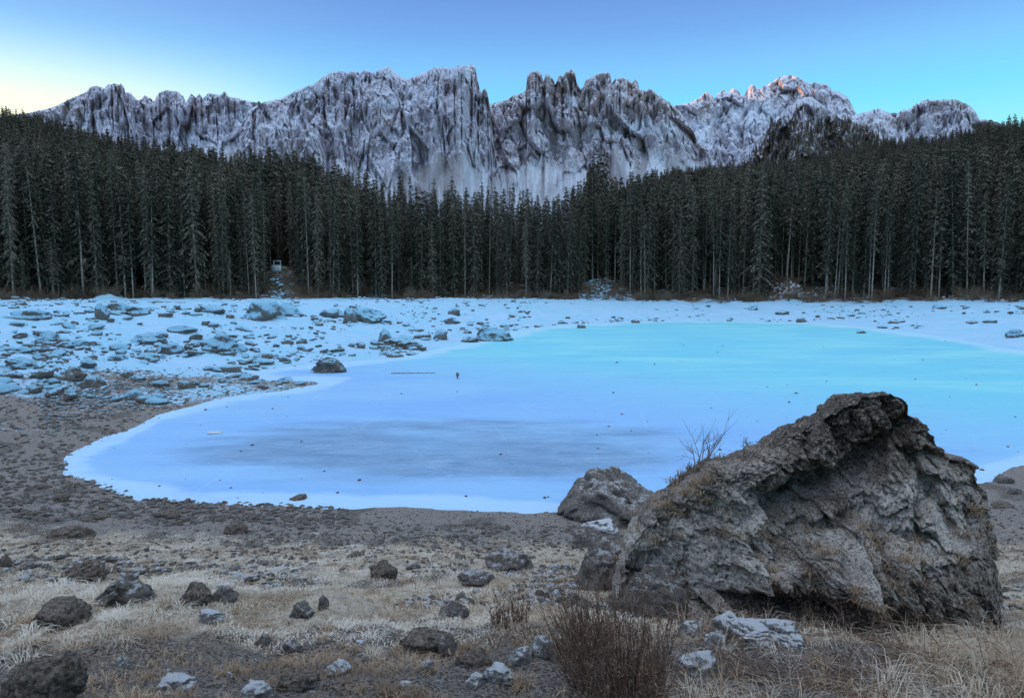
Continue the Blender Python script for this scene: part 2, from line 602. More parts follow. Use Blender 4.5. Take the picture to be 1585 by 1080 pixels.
fo = n.mix(n.rng(a2, .4, .65), (.06, .042, .026), (.24, .17, .105))
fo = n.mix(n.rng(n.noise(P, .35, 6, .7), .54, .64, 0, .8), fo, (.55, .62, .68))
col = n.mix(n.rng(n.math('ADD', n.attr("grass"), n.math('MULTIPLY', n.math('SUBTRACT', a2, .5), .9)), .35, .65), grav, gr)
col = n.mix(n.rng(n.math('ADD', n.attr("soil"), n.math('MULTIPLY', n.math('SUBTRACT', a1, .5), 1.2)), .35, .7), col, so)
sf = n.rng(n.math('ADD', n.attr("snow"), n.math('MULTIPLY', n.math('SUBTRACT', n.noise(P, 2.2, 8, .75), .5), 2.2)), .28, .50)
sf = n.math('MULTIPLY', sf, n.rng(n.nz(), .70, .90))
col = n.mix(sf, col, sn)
col = n.mix(n.rng(n.math('ADD', n.attr("forest"), n.math('MULTIPLY', n.math('SUBTRACT', a1, .5), .8)), .35, .65), col, fo)
hh = n.math('ADD', n.math('MULTIPLY', a2, .5), n.math('MULTIPLY', a3, .3))
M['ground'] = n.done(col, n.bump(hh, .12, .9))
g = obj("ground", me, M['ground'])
tag(g, kind="structure", label="lake shore of gravel, dry grass and thin snow")

# frozen lake
lx, ly = poly[:, 0], poly[:, 1]
gx1 = np.linspace(lx.min() - 4, lx.max() + 6, 230); gy1 = np.geomspace(ly.min() - 2, ly.max() + 6, 230)
X, Y = np.meshgrid(gx1, gy1, indexing='ij')
SDl = shore_sd(X, Y)
me = mesh_np("frozen_lake", np.stack([X.ravel(), Y.ravel(), np.zeros(X.size)], 1), grid_faces(230, 230), True)
wid = (2.3 + .07 * np.maximum(0, Y.ravel() - 30)) * (1 + .55 * fbm(X.ravel() * .14, Y.ravel() * .14, 6.0, 3))
add_attr(me, "rim", 1 - sstep(.15, 1.0, -SDl / wid))
n = NT("lake_ice", .55, .35)
P = n.geo.outputs["Position"]
sx = n.t.nodes.new("ShaderNodeSeparateXYZ"); n.l(P, sx.inputs[0])
st = n.map(P, (.35, 1.0, 1.0))
i1 = n.noise(st, .16, 6, .6, .4); i2 = n.noise(st, .9, 8, .7, .5); i3 = n.noise(P, .07, 3)
# bare grey-blue ice of the near bay
ex = n.math('POWER', n.math('DIVIDE', n.math('ADD', sx.outputs["X"], 3.2), 14.0), 2)
ey = n.math('POWER', n.math('DIVIDE', n.math('SUBTRACT', sx.outputs["Y"], 33.5), 7.5), 2)
bay = n.math('ADD', n.math('SUBTRACT', 1.0, n.math('ADD', ex, ey)), n.math('MULTIPLY', n.math('SUBTRACT', i1, .5), 2.6))
bay = n.rng(bay, .0, .75)
col = n.mix(n.rng(i1, .35, .65), (.35, .62, .87), (.29, .545, .87))
turq_sky = n.rng(n.math('ADD', sx.outputs["Y"], n.math('MULTIPLY', sx.outputs["X"], .9)), 42, 84)  # turquoise ice with the cyan sky's reflection painted in, stronger towards far right
col = n.mix(turq_sky, col, n.mix(n.rng(i1, .4, .7), (.22, .72, .80), (.34, .84, .82)))
col = n.mix(n.math('MULTIPLY', bay, .92), col, n.mix(n.rng(i2, .35, .65), (.17, .29, .43), (.27, .42, .58)))
# snow blown against the rims
rim = n.attr("rim")
rimf = n.rng(n.math('ADD', rim, n.math('ADD', n.math('MULTIPLY', n.math('SUBTRACT', i2, .5), 1.5), n.math('MULTIPLY', n.math('SUBTRACT', i1, .5), 1.6))), .28, .85)
col = n.mix(n.math('MULTIPLY', rimf, .68), col, (.60, .83, .95))
# skate-like scratches and drift streaks
wv = n.noise(n.map(P, (.12, 1.4, 1)), 1.0, 9, .75, 1.2)
col = n.mix(n.rng(wv, .56, .70, 0, .45), col, (.62, .80, .96))
ck = n.rng(n.vor(n.map(P, (.35, .8, 1)), .35, 'DISTANCE_TO_EDGE'), 0, .010, 1, 0)
col = n.mix(n.math('MULTIPLY', ck, .14), col, (.80, .88, .93))
fz = n.noise(P, 3.2, 9, .8)
col = n.mix(n.rng(fz, .5, .72, 0, .35), col, (.66, .82, .95))
mot = n.noise(n.map(P, (.5, 1, 1)), .45, 7, .72, .8)
col = n.mix(n.rng(mot, .54, .70, 0, .30), col, (.26, .40, .62))
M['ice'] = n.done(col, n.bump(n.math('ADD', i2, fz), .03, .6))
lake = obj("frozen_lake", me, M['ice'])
tag(lake, kind="structure", label="frozen turquoise lake with bluish ice, a painted cyan sky sheen and snowy rims")


# ------------------------------------------------------------------ mountains
def mountain_mat(name, rock_a, rock_b, warm, snow_amt, far):
    n = NT(name, .95, .1)
    P = n.geo.outputs["Position"]
    q = n.map(P, (.012, .012, .006))
    v1 = n.noise(q, 2.6, 9, .75, .9)            # vertical streaks
    v2 = n.noise(P, .045, 9, .75)
    v3 = n.noise(P, .0042, 4, .6)
    v4 = n.noise(n.map(P, (.004, .004, .02)), 1.6, 6, .7, .4)   # bedding
    col = n.mix(n.rng(v1, .36, .64), rock_a, rock_b)
    col = n.mix(n.rng(v4, .5, .68, 0, .18), col, tuple(c * .5 for c in rock_a))
    col = n.mix(n.math('MULTIPLY', n.rng(v3, .5, .64), n.rng(v2, .35, .6, .2, .75)), col, warm)
    wet = n.noise(n.map(P, (.022, .022, .0018)), 1.0, 6, .7)
    col = n.mix(n.rng(wet, .57, .68, 0, .3), col, tuple(c * .4 for c in rock_a))
    f = n.math('ADD', n.nz(), n.math('MULTIPLY', n.math('SUBTRACT', v2, .5), 1.7))
    f = n.math('ADD', f, n.math('MULTIPLY', n.math('SUBTRACT', v3, .5), .9))
    f = n.rng(f, 1.0 - snow_amt, 1.3 - snow_amt, 0, .92)
    rime = n.rng(n.math('ADD', v2, n.math('MULTIPLY', n.math('SUBTRACT', n.noise(P, .008, 5, .6), .5), .8)), .52, .66, 0, .6)
    f = n.math('MAXIMUM', f, rime)
    col = n.mix(n.math('MULTIPLY', n.attr("pale"), n.rng(v2, .3, .6, .1, .6)), col, (.80, .74, .82))
    sw = n.rng(n.math('ADD', n.attr("snowy"), n.math('MULTIPLY', n.math('SUBTRACT', v2, .5), 2.4)), .38, .58)
    f = n.math('MAXIMUM', f, n.math('MULTIPLY', sw, n.rng(n.attr("snowy"), .02, .2)))
    scree = n.attr("scree")
    stv = n.noise(n.map(P, (.012, .004, .006)), 1.0, 8, .7, .8)
    sc_ = n.mix(n.rng(n.math('ADD', n.attr("streak"), n.math('MULTIPLY', n.math('SUBTRACT', stv, .5), .6)), .3, .75), (.52, .48, .49), (.86, .87, .92))
    sc_ = n.mix(n.rng(v2, .52, .7, 0, .5), sc_, (.38, .34, .32))
    col = n.mix(f, col, SNOW_FAR)
    col = n.mix(n.rng(n.math('ADD', scree, n.math('MULTIPLY', n.math('SUBTRACT', v2, .5), .8)), .3, .7, 0, .9), col, sc_)
    veg = n.attr("veg")
    vg = n.rng(n.math('ADD', veg, n.math('MULTIPLY', n.math('SUBTRACT', v2, .5), 1.6)), .42, .62)
    col = n.mix(vg, col, (.15, .125, .095))
    hb = n.math('ADD', n.math('MULTIPLY', v2, .7), n.math('MULTIPLY', v1, .6))
    return n.done(col, n.bump(hb, 16.0, 1.0))


M['mount'] = mountain_mat("limestone_cliff", (.45, .385, .43), (.84, .75, .82), (.74, .57, .46), .82, False)
M['mount_tower'] = mountain_mat("limestone_tower", (.37, .30, .305), (.74, .63, .62), (.68, .50, .39), .72, False)


def mountain(name, sky, D, label, base_px, base_z, cliff, seed, mat, step=1.0, towers=1.0, lean=.38, rows=150, veg=None, scree_row=None, amp=1.0, dfun=None, jag=1.0, shoulder=None, colm=None, snows=()):
    px = np.arange(sky[0][0], sky[-1][0] + step, step)
    sy = np.interp(px, [p[0] for p in sky], [p[1] for p in sky])
    jit = jag * (.7 * noise(px * .23, seed * 3.3) + .55 * noise(px * .55, seed * 7.7))
    sy = sy + jit
    Dc = D + (dfun(px) if dfun else 0) + 60 * noise(px * .02, seed)
    dx, dy, dz = ray(px, sy)
    t = Dc / dy
    zc = CAMZ + dz * t
    axr = dx / dy
    nu = len(px)
    vf = np.linspace(0, 1, rows) ** 1.05
    PX = px[:, None]
    zb = np.full(nu, base_z)
    Z = zc[:, None] * (1 - vf) + zb[:, None] * vf
    drop = zc[:, None] - Z
    # foot of the cliff: height where scree begins
    sr = np.interp(px, [p[0] for p in scree_row], [p[1] for p in scree_row]) + 14 * noise(px * .03, seed + 5.5) + 11 * noise(px * .09, seed + 1.5) + 4 * noise(px * .3, seed + 2.5)
    _, dy2, dz2 = ray(px, sr)
    zs = CAMZ + dz2 / dy2 * (Dc - 250)
    zs = np.minimum(zs, zc - 25)[:, None]
    above = np.clip(zc[:, None] - np.maximum(Z, zs), 0, None)
    below = np.clip(zs - Z, 0, None)
    scr = sstep(-20, 90, zs - Z + 30 * noise(PX * .12, Z * .012, seed + 7))
    tb = np.clip(above / np.maximum(zc[:, None] - zs, 1), 0, 1)
    # snowy upper shoulders lie back, walls stand up
    soft = sstep(.48, .62, .5 + .5 * noise(PX * .016, Z * .0022, seed + 2.2))
    per_ = 85 + 25 * noise(PX * .02, seed + 91)
    qst = above / per_ + .012 * PX + .55 * fbm(PX * .035, Z * .005, seed + 92, 3)
    stair = (np.floor(qst) + sstep(.0, .34, qst - np.floor(qst)) - np.floor(qst[:, :1]) - sstep(.0, .34, (qst - np.floor(qst))[:, :1])) * per_
    stm = .25 + .6 * sstep(-.2, .3, noise(PX * .018, Z * .004, seed + 93))
    run = lean * (above * (1 - stm) + np.maximum(stair, 0) * stm) + below * 1.25
    if shoulder is not None: run = run + np.interp(px, *shoulder)[:, None] * np.minimum(above, 190 + 70 * noise(PX * .03, seed + 31)) * .95
    # bedding ledges
    led = fbm(PX * .012 + 3, Z * .030 + .25 * noise(PX * .05, Z * .004, seed), seed, 3)
    run = run + 7 * led * (1 - scr) + 34 * fbm(PX * .03, Z * .008, seed + 3, 3) * sstep(0, .2, tb) * (1 - scr)
    # buttresses and gullies
    wx = PX + 16 * fbm(PX * .022, Z * .0042, seed + 9, 3)
    b1 = ridged(wx * .018, Z * .0011, seed + 1.1, 2)
    b2 = ridged(wx * .055, Z * .0042, seed + 2.1, 3)
    b3 = ridged(wx * .16, Z * .0125, seed + 4.1, 3)
    b4 = fbm(wx * .42, Z * .045, seed + 6.1, 3)
    fade = (1 - .86 * scr)
    low_ = .45 + .55 * sstep(.75, .25, tb)
    mk = sstep(-.15, .35, noise(PX * .03, Z * .004, seed + 41))
    cl1 = mk * (np.exp(-(noise(wx * .026, Z * .0012, seed + 21) / .055) ** 2) + .55 * np.exp(-(noise(wx * .06, Z * .003, seed + 23) / .08) ** 2))
    fac = np.zeros_like(wx)
    wx2 = PX + 5 * noise(PX * .03, Z * .006, seed + 51)
    for fx_, fz_, am in ((.030, .0075, 110), (.085, .018, 42), (.22, .045, 16)):
        f1_, f2_, id_, tl_ = worley(wx2 * fx_, Z * fz_ + .35 * wx2 * fx_, np.full(wx.shape, seed * .37), int(seed * 13 + fx_ * 100))
        fac += (am * (id_ - .5) + am * 1.1 * tl_ - am * .10 * np.exp(-((f2_ - f1_) / .05) ** 2)).reshape(wx.shape) * sstep(0, .05 + .001 * am, tb)
    rel = (.48 * fac / amp * (.6 + .4 * towers) + 42 * b1 * sstep(0, .28, tb) + 26 * b2 * towers * low_ * sstep(0, .16, tb) + 12 * b3 * towers * low_ * sstep(0, .06, tb) + 9 * b4 * sstep(0, .04, tb)
           - 38 * cl1 * sstep(0, .10, tb)) * amp * fade
    fan = 42 * ridged((PX + 25 * noise(PX * .012, Z * .0035, seed)) * .02, Z * .0010, seed + 12, 2) * scr
    row0 = 540 - F * np.tan(np.arctan2(Z - CAMZ, Dc[:, None] - run) + PITCH)
    if colm is not None:                            # tall columns of the towers
        low_row = np.interp(px, *colm)[:, None] + 8 * noise(PX * .05, seed + 61)
        inc = sstep(12, -14, row0 - low_row)
        wv_ = PX + 2.0 * noise(PX * .08, Z * .006, seed + 66)
        cA = np.abs(((wv_ + 6 * noise(PX * .045, seed + 67.)) / 13.0) % 1 - .5) * 2
        cB = ridged(wv_ * .16, Z * .0016, seed + 68, 2)
        rel = rel + inc * sstep(0, .03, tb) * (30 * (1 - cA ** 3) - 20 + 13 * cB)
    Yd = Dc[:, None] - run - rel - fan
    Yd = np.maximum(Yd, 700)
    Xf = axr[:, None] * Yd
    front = np.stack([Xf, Yd, Z], -1)
    # far side
    nbk = 14
    vb = np.linspace(0, 1, nbk + 1)[:0:-1]
    Zb = zc[:, None] * (1 - vb) + base_z * vb
    Yb = Dc[:, None] + 30 + (zc[:, None] - Zb) * .8
    back = np.stack([axr[:, None] * Yb, Yb, Zb], -1)
    V = np.concatenate([back, front], 1)
    me = mesh_np(name, V.reshape(-1, 3), grid_faces(nu, V.shape[1]), True)
    me.polygons.foreach_set("use_smooth", np.zeros(len(me.polygons), dtype=bool))
    sc_full = np.concatenate([np.zeros((nu, nbk)), scr], 1)
    add_attr(me, "scree", sc_full.ravel())
    vg = np.zeros((nu, V.shape[1]))
    if veg is not None:
        rowp = 540 - F * np.tan(np.arctan2(Z - CAMZ, Yd) + PITCH)
        vg[:, nbk:] = veg(PX, rowp)
    add_attr(me, "veg", vg.ravel())
    sm_ = np.zeros((nu, V.shape[1]))
    rowp = 540 - F * np.tan(np.arctan2(Z - CAMZ, Yd) + PITCH)
    for (sx_, sy_, rx_, ry_, am_) in snows:
        sm_[:, nbk:] = np.maximum(sm_[:, nbk:], am_ * np.exp(-(((PX - sx_) / rx_) ** 2 + ((rowp - sy_) / ry_) ** 2) ** 1.5))
    add_attr(me, "snowy", sm_.ravel())
    stk = np.zeros((nu, V.shape[1])); stk[:, nbk:] = .5 + .55 * noise((PX + 34 * noise(PX * .012, Z * .0035, seed)) * .05, Z * .0012, seed + 71) + .28 * noise((PX + 20 * noise(PX * .012, Z * .004, seed + 3)) * .2, Z * .003, seed + 72)
    add_attr(me, "streak", stk.ravel())
    pal = np.zeros((nu, V.shape[1])); pal[:, nbk:] = sstep(.30, .62, tb + .12 * noise(PX * .03, Z * .006, seed + 81))
    add_attr(me, "pale", pal.ravel())
    o = obj(name, me, mat)
    tag(o, label=label, kind="structure")
    return o


skyD = [(-60, 196), (0, 182), (20, 179), (57, 173), (87, 164), (110, 152), (134, 143), (139, 135), (150, 133), (162, 137), (167, 131), (187, 130),
        (192, 135), (194, 143), (202, 145), (214, 157), (221, 152), (224, 148), (231, 152), (239, 157), (246, 145), (257, 140),
        (274, 142), (283, 148), (288, 158), (296, 145), (303, 152), (308, 145), (314, 152), (323, 144), (334, 147), (341, 148),
        (348, 143), (354, 150), (371, 153), (398, 159), (420, 164), (470, 172), (520, 190)]
skyA = [(370, 200), (385, 172), (400, 162), (415, 157), (437, 153), (457, 140), (487, 130), (504, 117), (514, 112), (527, 111), (537, 113), (544, 110),
        (554, 111), (557, 114), (564, 108), (577, 113), (601, 104), (611, 112), (622, 119), (631, 122), (654, 113), (677, 105),
        (701, 106), (731, 100), (735, 102), (741, 132), (744, 142), (749, 140), (754, 143), (758, 163), (761, 200), (766, 240), (775, 275)]
skyB = [(735, 190), (752, 168), (763, 160), (781, 155), (796, 147), (806, 145), (814, 140), (816, 117), (825, 110), (835, 111), (839, 117), (841, 127), (845, 115),
        (851, 117), (856, 124), (860, 131), (865, 117), (871, 120), (876, 110), (885, 108), (890, 113), (893, 130), (899, 139), (903, 134),
        (908, 123), (920, 117), (934, 113), (944, 113), (947, 130), (952, 122), (967, 121), (975, 123), (978, 129), (982, 123), (987, 127),
        (990, 139), (1000, 140), (1007, 137), (1017, 145), (1031, 155), (1041, 163), (1052, 172), (1068, 196), (1085, 225), (1100, 245)]
skyC = [(985, 190), (1015, 176), (1041, 164), (1067, 160), (1084, 152), (1094, 143), (1101, 147), (1106, 153), (1111, 145), (1121, 140), (1126, 145), (1134, 137),
        (1141, 140), (1151, 150), (1156, 140), (1161, 133), (1169, 133), (1174, 138), (1194, 128), (1204, 120), (1221, 116), (1235, 119),
        (1248, 128), (1265, 130), (1278, 129), (1288, 140), (1298, 142), (1312, 150), (1318, 162), (1326, 178), (1345, 195), (1380, 215)]
skyE = [(1290, 215), (1318, 180), (1333, 175), (1360, 168), (1378, 175), (1397, 175), (1418, 162), (1433, 156), (1452, 155), (1479, 154), (1498, 162), (1510, 172),
        (1516, 185), (1525, 185), (1541, 189), (1560, 196), (1620, 205), (1700, 215)]
skyS = [(1118, 300), (1146, 262), (1176, 228), (1190, 205), (1204, 186), (1218, 172), (1232, 158), (1246, 150), (1256, 149), (1268, 158), (1284, 172),
        (1302, 184), (1330, 196), (1362, 214), (1395, 232), (1430, 252), (1480, 280)]
mountain("mountain", skyC, 3700, "far snowy ridge with sunlit orange pinnacles", None, 160, None, 3.0, M['mount'], lean=.95, towers=.8, rows=130,
         scree_row=[(985, 230), (1040, 225), (1100, 250), (1180, 265), (1400, 290)], amp=.75, jag=1.4,
         colm=([985, 1080, 1160, 1200, 1330], [170, 172, 165, 130, 140]),
         snows=[(1170, 178, 80, 26, .75), (1222, 134, 12, 6, .9), (1080, 205, 26, 20, .9), (1120, 190, 40, 18, .6), (1300, 190, 40, 22, .5)])
mountain("mountain", skyD, 3000, "lower serrated grey ridge at the left", None, 140, None, 1.0, M['mount'], lean=.5, rows=110,
         scree_row=[(-60, 205), (60, 190), (160, 215), (300, 222), (380, 190), (440, 205), (520, 260)], amp=.62, jag=1.5,
         colm=([-60, 120, 140, 360, 380, 520], [150, 160, 205, 200, 150, 150]), snows=[(390, 185, 26, 22, .9), (150, 215, 50, 12, .4), (290, 222, 40, 16, .6), (90, 180, 20, 8, .6)],
         veg=lambda px, row: .62 * sstep(130, 20, px - (row - 175) * 1.9))
mountain("mountain", skyE, 3000, "rounded snow-dusted mountain at the right", None, 140, None, 5.0, M['mount'], lean=.95, rows=90, towers=.55,
         scree_row=[(1290, 215), (1390, 212), (1480, 222), (1560, 215), (1700, 240)], amp=.6, jag=1.2, snows=[(1400, 222, 50, 9, 1), (1350, 172, 24, 7, .8), (1450, 190, 70, 30, .4)],
         veg=lambda px, row: .5 * sstep(1480, 1540, px + (row - 190)))
mountain("mountain", skyB, 2950, "rock towers standing side by side in the middle of the massif", None, 120, None, 2.0, M['mount_tower'], lean=.5, rows=160,
         scree_row=[(735, 238), (790, 246), (830, 228), (860, 250), (905, 240), (955, 214), (990, 236), (1030, 212), (1060, 232), (1100, 250)], amp=.78, jag=1.7,
         colm=([735, 760, 800, 820, 900, 990, 1040, 1060], [150, 190, 195, 200, 196, 192, 185, 160]),
         snows=[(885, 158, 12, 14, 1), (995, 196, 30, 13, 1), (940, 205, 30, 10, .5), (850, 205, 25, 10, .4), (1035, 200, 22, 16, .7), (900, 215, 60, 10, .35)])
mountain("mountain", skyA, 2600, "broad snow-streaked cliff with a sharp prow", None, 100, None, 4.0, M['mount'], lean=.55, rows=170, shoulder=([370, 400, 440, 500, 640, 715, 728], [.3, .8, .9, .55, .9, .8, 0]), jag=1.2,
         colm=([370, 480, 520, 560, 600, 660, 690, 760, 775], [100, 120, 200, 190, 110, 110, 235, 245, 240]),
         snows=[(604, 160, 34, 9, 1.1), (470, 140, 50, 16, .8), (545, 125, 50, 18, .55), (605, 112, 24, 12, .8), (705, 113, 30, 13, .9), (640, 140, 60, 14, .6), (440, 190, 30, 30, .5), (500, 165, 30, 12, .4), (670, 155, 20, 8, .6)],
         scree_row=[(370, 255), (450, 262), (560, 268), (640, 262), (700, 244), (760, 236), (775, 250)], amp=.85,
         veg=lambda px, row: .55 * sstep(215, 270, row) * sstep(560, 480, px))
mountain("mountain", skyS, 2050, "dark forested spur in front of the far ridge", None, 90, None, 6.0, M['mount'], lean=1.15, rows=70, towers=.4,
         scree_row=[(1118, 330), (1480, 330)], amp=.35, veg=lambda px, row: .30 + .28 * sstep(150, 215, row + 10 * noise(px * .05, row * .05)))

# unseen ridge added left of the valley, shaped to block the low evening sun
s_ = np.linspace(-3500, 5200, 120)
cx, cy = np.full(120, -3900.0), s_
ch = 1235 + 25 * fbm(s_ * .0022, 4.4, 0, 4)
ch = ch * sstep(5300, 4300, s_) * .98 + .02 * ch
prof = [(-1500, .02), (-900, .35), (-420, .68), (-120, .93), (0, 1.0), (160, .9), (520, .6), (1100, .3), (1900, .02)]
V = np.stack([np.stack([cx - o_, cy + 0 * o_, ch * k_ + 25 * noise(s_ * .006, o_ * .004, 7.0) * (k_ < 1)], 1) for o_, k_ in prof], 1)
me = mesh_np("mountain", V.reshape(-1, 3), grid_faces(120, len(prof)), True)
for nm in ("snowy", "streak", "pale"): add_attr(me, nm, np.zeros(len(me.vertices)))
add_attr(me, "scree", np.zeros(len(me.vertices))); add_attr(me, "veg", np.zeros(len(me.vertices)))
o = obj("mountain", me, M['mount'])
tag(o, kind="structure", label="unseen ridge added left of the valley to shade it")


# ------------------------------------------------------------------ spruces
def spruce(seed, h, rmax, start, whorls=38, per=8, sprig=.55, sparse=0.0):
    rg = np.random.RandomState(seed)
    tv, tt = [], []
    nv = 0
    lean = rg.normal(0, .006, 2)
    for w in range(whorls):
        t = w / (whorls - 1)
        z = h * (start + (1 - start) * t ** .82) + rg.uniform(-.2, .2)
        if z > h - .2: z = h - .2 - rg.uniform(0, .4)
        k = (z / h - start) / (1 - start)
        shape = ((1 - k) ** .62 * (0.55 + .45 * min(1, k * 4 + .25)) + .075) * (1 + .35 * math.sin(k * 17 + seed) * rg.rand())
        L0 = rmax * shape
        nb_ = max(5, int(per * (1 - .35 * k)))
        a0 = rg.uniform(0, 6.28)
        for b in range(nb_):
            if rg.rand() < sparse * (1 - k): continue
            a = a0 + b * 6.283 / nb_ + rg.uniform(-.35, .35)
            L = L0 * rg.choice([.45, .7, .9, 1.05, 1.35])
            zj = z + rg.uniform(-.5, .5) * (h * (1 - start) / whorls) * 1.2
            dr = rg.uniform(.18, .5) * (1 - .75 * k)
            ca, sa = math.cos(a), math.sin(a)
            ns = int(3 + L * 3.2)
            for s_i in range(ns):
                u = (s_i + rg.uniform(.2, 1)) / ns
                bx = np.array([ca * L * u, sa * L * u, zj - L * (dr * u + .22 * u * u) + .10 * L * math.sin(u * 3.1)])
                bx[0] += lean[0] * z; bx[1] += lean[1] * z
                sgn = -1 if s_i % 2 else 1
                aa = a + sgn * rg.uniform(.35, 1.1)
                ln = sprig * rg.uniform(.6, 1.25) * (.55 + .6 * min(1, L))
                d = np.array([math.cos(aa), math.sin(aa), -rg.uniform(.25, .95)]); d /= np.linalg.norm(d)
                side = np.array([-math.sin(aa), math.cos(aa), rg.uniform(-.6, .6)]) * ln * rg.uniform(.20, .34)
                tv += [bx - side, bx + side, bx + d * ln]
                tt.append((nv, nv + 1, nv + 2)); nv += 3
    tv = np.array(tv)
    crown = mesh_np("crown", tv, np.array(tt))
    mb = MB()
    zz = np.array([-0.6, .4, h * .3, h * .65, h * .985])
    r0 = .0085 * h
    mb.tube(np.stack([lean[0] * zz, lean[1] * zz, zz], 1), [r0 * 1.35, r0, r0 * .74, r0 * .42, .02], 6)
    # dead snags under the crown
    for k in range(int(10 + 26 * start)):
        z = rg.uniform(.06, max(.1, start) + .12) * h
        a = rg.uniform(0, 6.28); L = rg.uniform(.4, 1.3)
        mb.tube([(0, 0, z), (math.cos(a) * L, math.sin(a) * L, z - L * rg.uniform(.05, .5))], [.035, .01], 3, False)
    trunk = mesh_np("trunk", np.concatenate(mb.v), [np.concatenate(mb.q)] + ([np.concatenate(mb.t)] if mb.t else []), True)
    return trunk, crown


SPR = []
spec = [(11, 30, 2.7, .05, 44, 8, .72, .1), (12, 31, 2.4, .16, 42, 8, .68, .25), (13, 29, 2.2, .30, 36, 8, .66, .3), (14, 32, 2.9, .07, 46, 8, .72, .18),
        (15, 28, 1.9, .16, 34, 7, .6, .72), (16, 30, 2.3, .03, 44, 9, .68, .12), (17, 31, 2.0, .42, 30, 8, .64, .25), (18, 26, 2.8, .02, 40, 9, .7, .1)]
for s_i in spec:
    tr, cw = spruce(*s_i)
    tr.materials.append(M['bark']); cw.materials.append(M['needles'])
    SPR.append((tr, cw, s_i[1]))


def gn_scatter(name, mesh, pts, rotz, scl, label, tilt=None):
    """stuff: copies of one small mesh on many points"""
    src = bpy.data.objects.new(name + "_source", mesh)       # never linked: only a source for the nodes
    pts = np.asarray(pts, float)
    pm = bpy.data.meshes.new(name)
    pm.vertices.add(len(pts))
    pm.vertices.foreach_set("co", np.ascontiguousarray(pts, np.float32).ravel())
    rot = np.zeros((len(pts), 3), np.float32)
    if tilt is not None: rot[:, :2] = tilt
    rot[:, 2] = rotz
    a = pm.attributes.new("rot", 'FLOAT_VECTOR', 'POINT'); a.data.foreach_set("vector", rot.ravel())
    scl = np.asarray(scl, float)
    if scl.ndim == 1: scl = np.repeat(scl[:, None], 3, 1)
    a = pm.attributes.new("scl", 'FLOAT_VECTOR', 'POINT'); a.data.foreach_set("vector", np.ascontiguousarray(scl, np.float32).ravel())
    o = bpy.data.objects.new(name, pm); COL.objects.link(o)
    ng = bpy.data.node_groups.new(name, 'GeometryNodeTree')
    ng.interface.new_socket("Geometry", in_out='INPUT', socket_type='NodeSocketGeometry')
    ng.interface.new_socket("Geometry", in_out='OUTPUT', socket_type='NodeSocketGeometry')
    N = ng.nodes.new
    gi, go, ip, oi = N("NodeGroupInput"), N("NodeGroupOutput"), N("GeometryNodeInstanceOnPoints"), N("GeometryNodeObjectInfo")
    oi.inputs[0].default_value = src
    ra, sa = N("GeometryNodeInputNamedAttribute"), N("GeometryNodeInputNamedAttribute")
    ra.data_type = sa.data_type = 'FLOAT_VECTOR'
    ra.inputs[0].default_value = "rot"; sa.inputs[0].default_value = "scl"
    er = N("FunctionNodeEulerToRotation")
    L = ng.links.new
    L(gi.outputs[0], ip.inputs["Points"]); L(oi.outputs["Geometry"], ip.inputs["Instance"])
    L(ra.outputs["Attribute"], er.inputs[0]); L(er.outputs[0], ip.inputs["Rotation"])
    L(sa.outputs["Attribute"], ip.inputs["Scale"]); L(ip.outputs[0], go.inputs[0])
    md = o.modifiers.new("scatter", 'NODES'); md.node_group = ng
    tag(o, label=label, kind="stuff")
    return o


rg = np.random.RandomState(5)
# candidate tree positions: jittered cells in place coordinates
cell = 3.0
xs = np.arange(-520, 560, cell); ys = np.arange(118, 760, cell)
TX, TY = np.meshgrid(xs, ys, indexing='ij')
TX = (TX + rg.uniform(-.48, .48, TX.shape) * cell).ravel(); TY = (TY + rg.uniform(-.48, .48, TY.shape) * cell).ravel()
tc = cols(TX, TY)
td, rd = np.interp(tc, TRL_PX, TRL_D), np.interp(tc, SKL_PX, SKL_D)
keep = (tc > -90) & (tc < 1680) & (TY > td + 1.5 * noise(TX * .2, TY * .2)) & (TY < rd + 12)
# open patches at the forest edge: stand with fence, stony gully, mound
keep &= ~((np.abs(tc - 440) < 24) & (TY < td + 16))
keep &= ~((np.abs(tc - 925) < 26) & (TY < td + 9))
keep &= ~((np.abs(tc - 1218) < 16) & (TY < td + 8))
keep &= (rg.rand(len(TX)) < np.where(TY - td < 28, .80, .62))
TX, TY, tc, td = TX[keep], TY[keep], tc[keep], td[keep]
TZ = H(TX, TY)
order = np.argsort(TY - td)
front = order[:300]
rest = order[300:]


def place_label(c):
    if c < 150: return "behind the snowy bank at the far left"
    if c < 330: return "left of the white stand, behind the boulder bank"
    if c < 400: return "just left of the white stand and its fence"
    if c < 560: return "just right of the white stand and its fence"
    if c < 760: return "behind the three shore boulders across the lake"
    if c < 890: return "left of the stony gully across the lake"
    if c < 1010: return "around the stony gully across the lake"
    if c < 1190: return "between the stony gully and the rubble mound"
    if c < 1290: return "around the rubble mound across the lake"
    if c < 1440: return "right of the rubble mound, above the big crag"
    return "at the far right end of the forest edge"


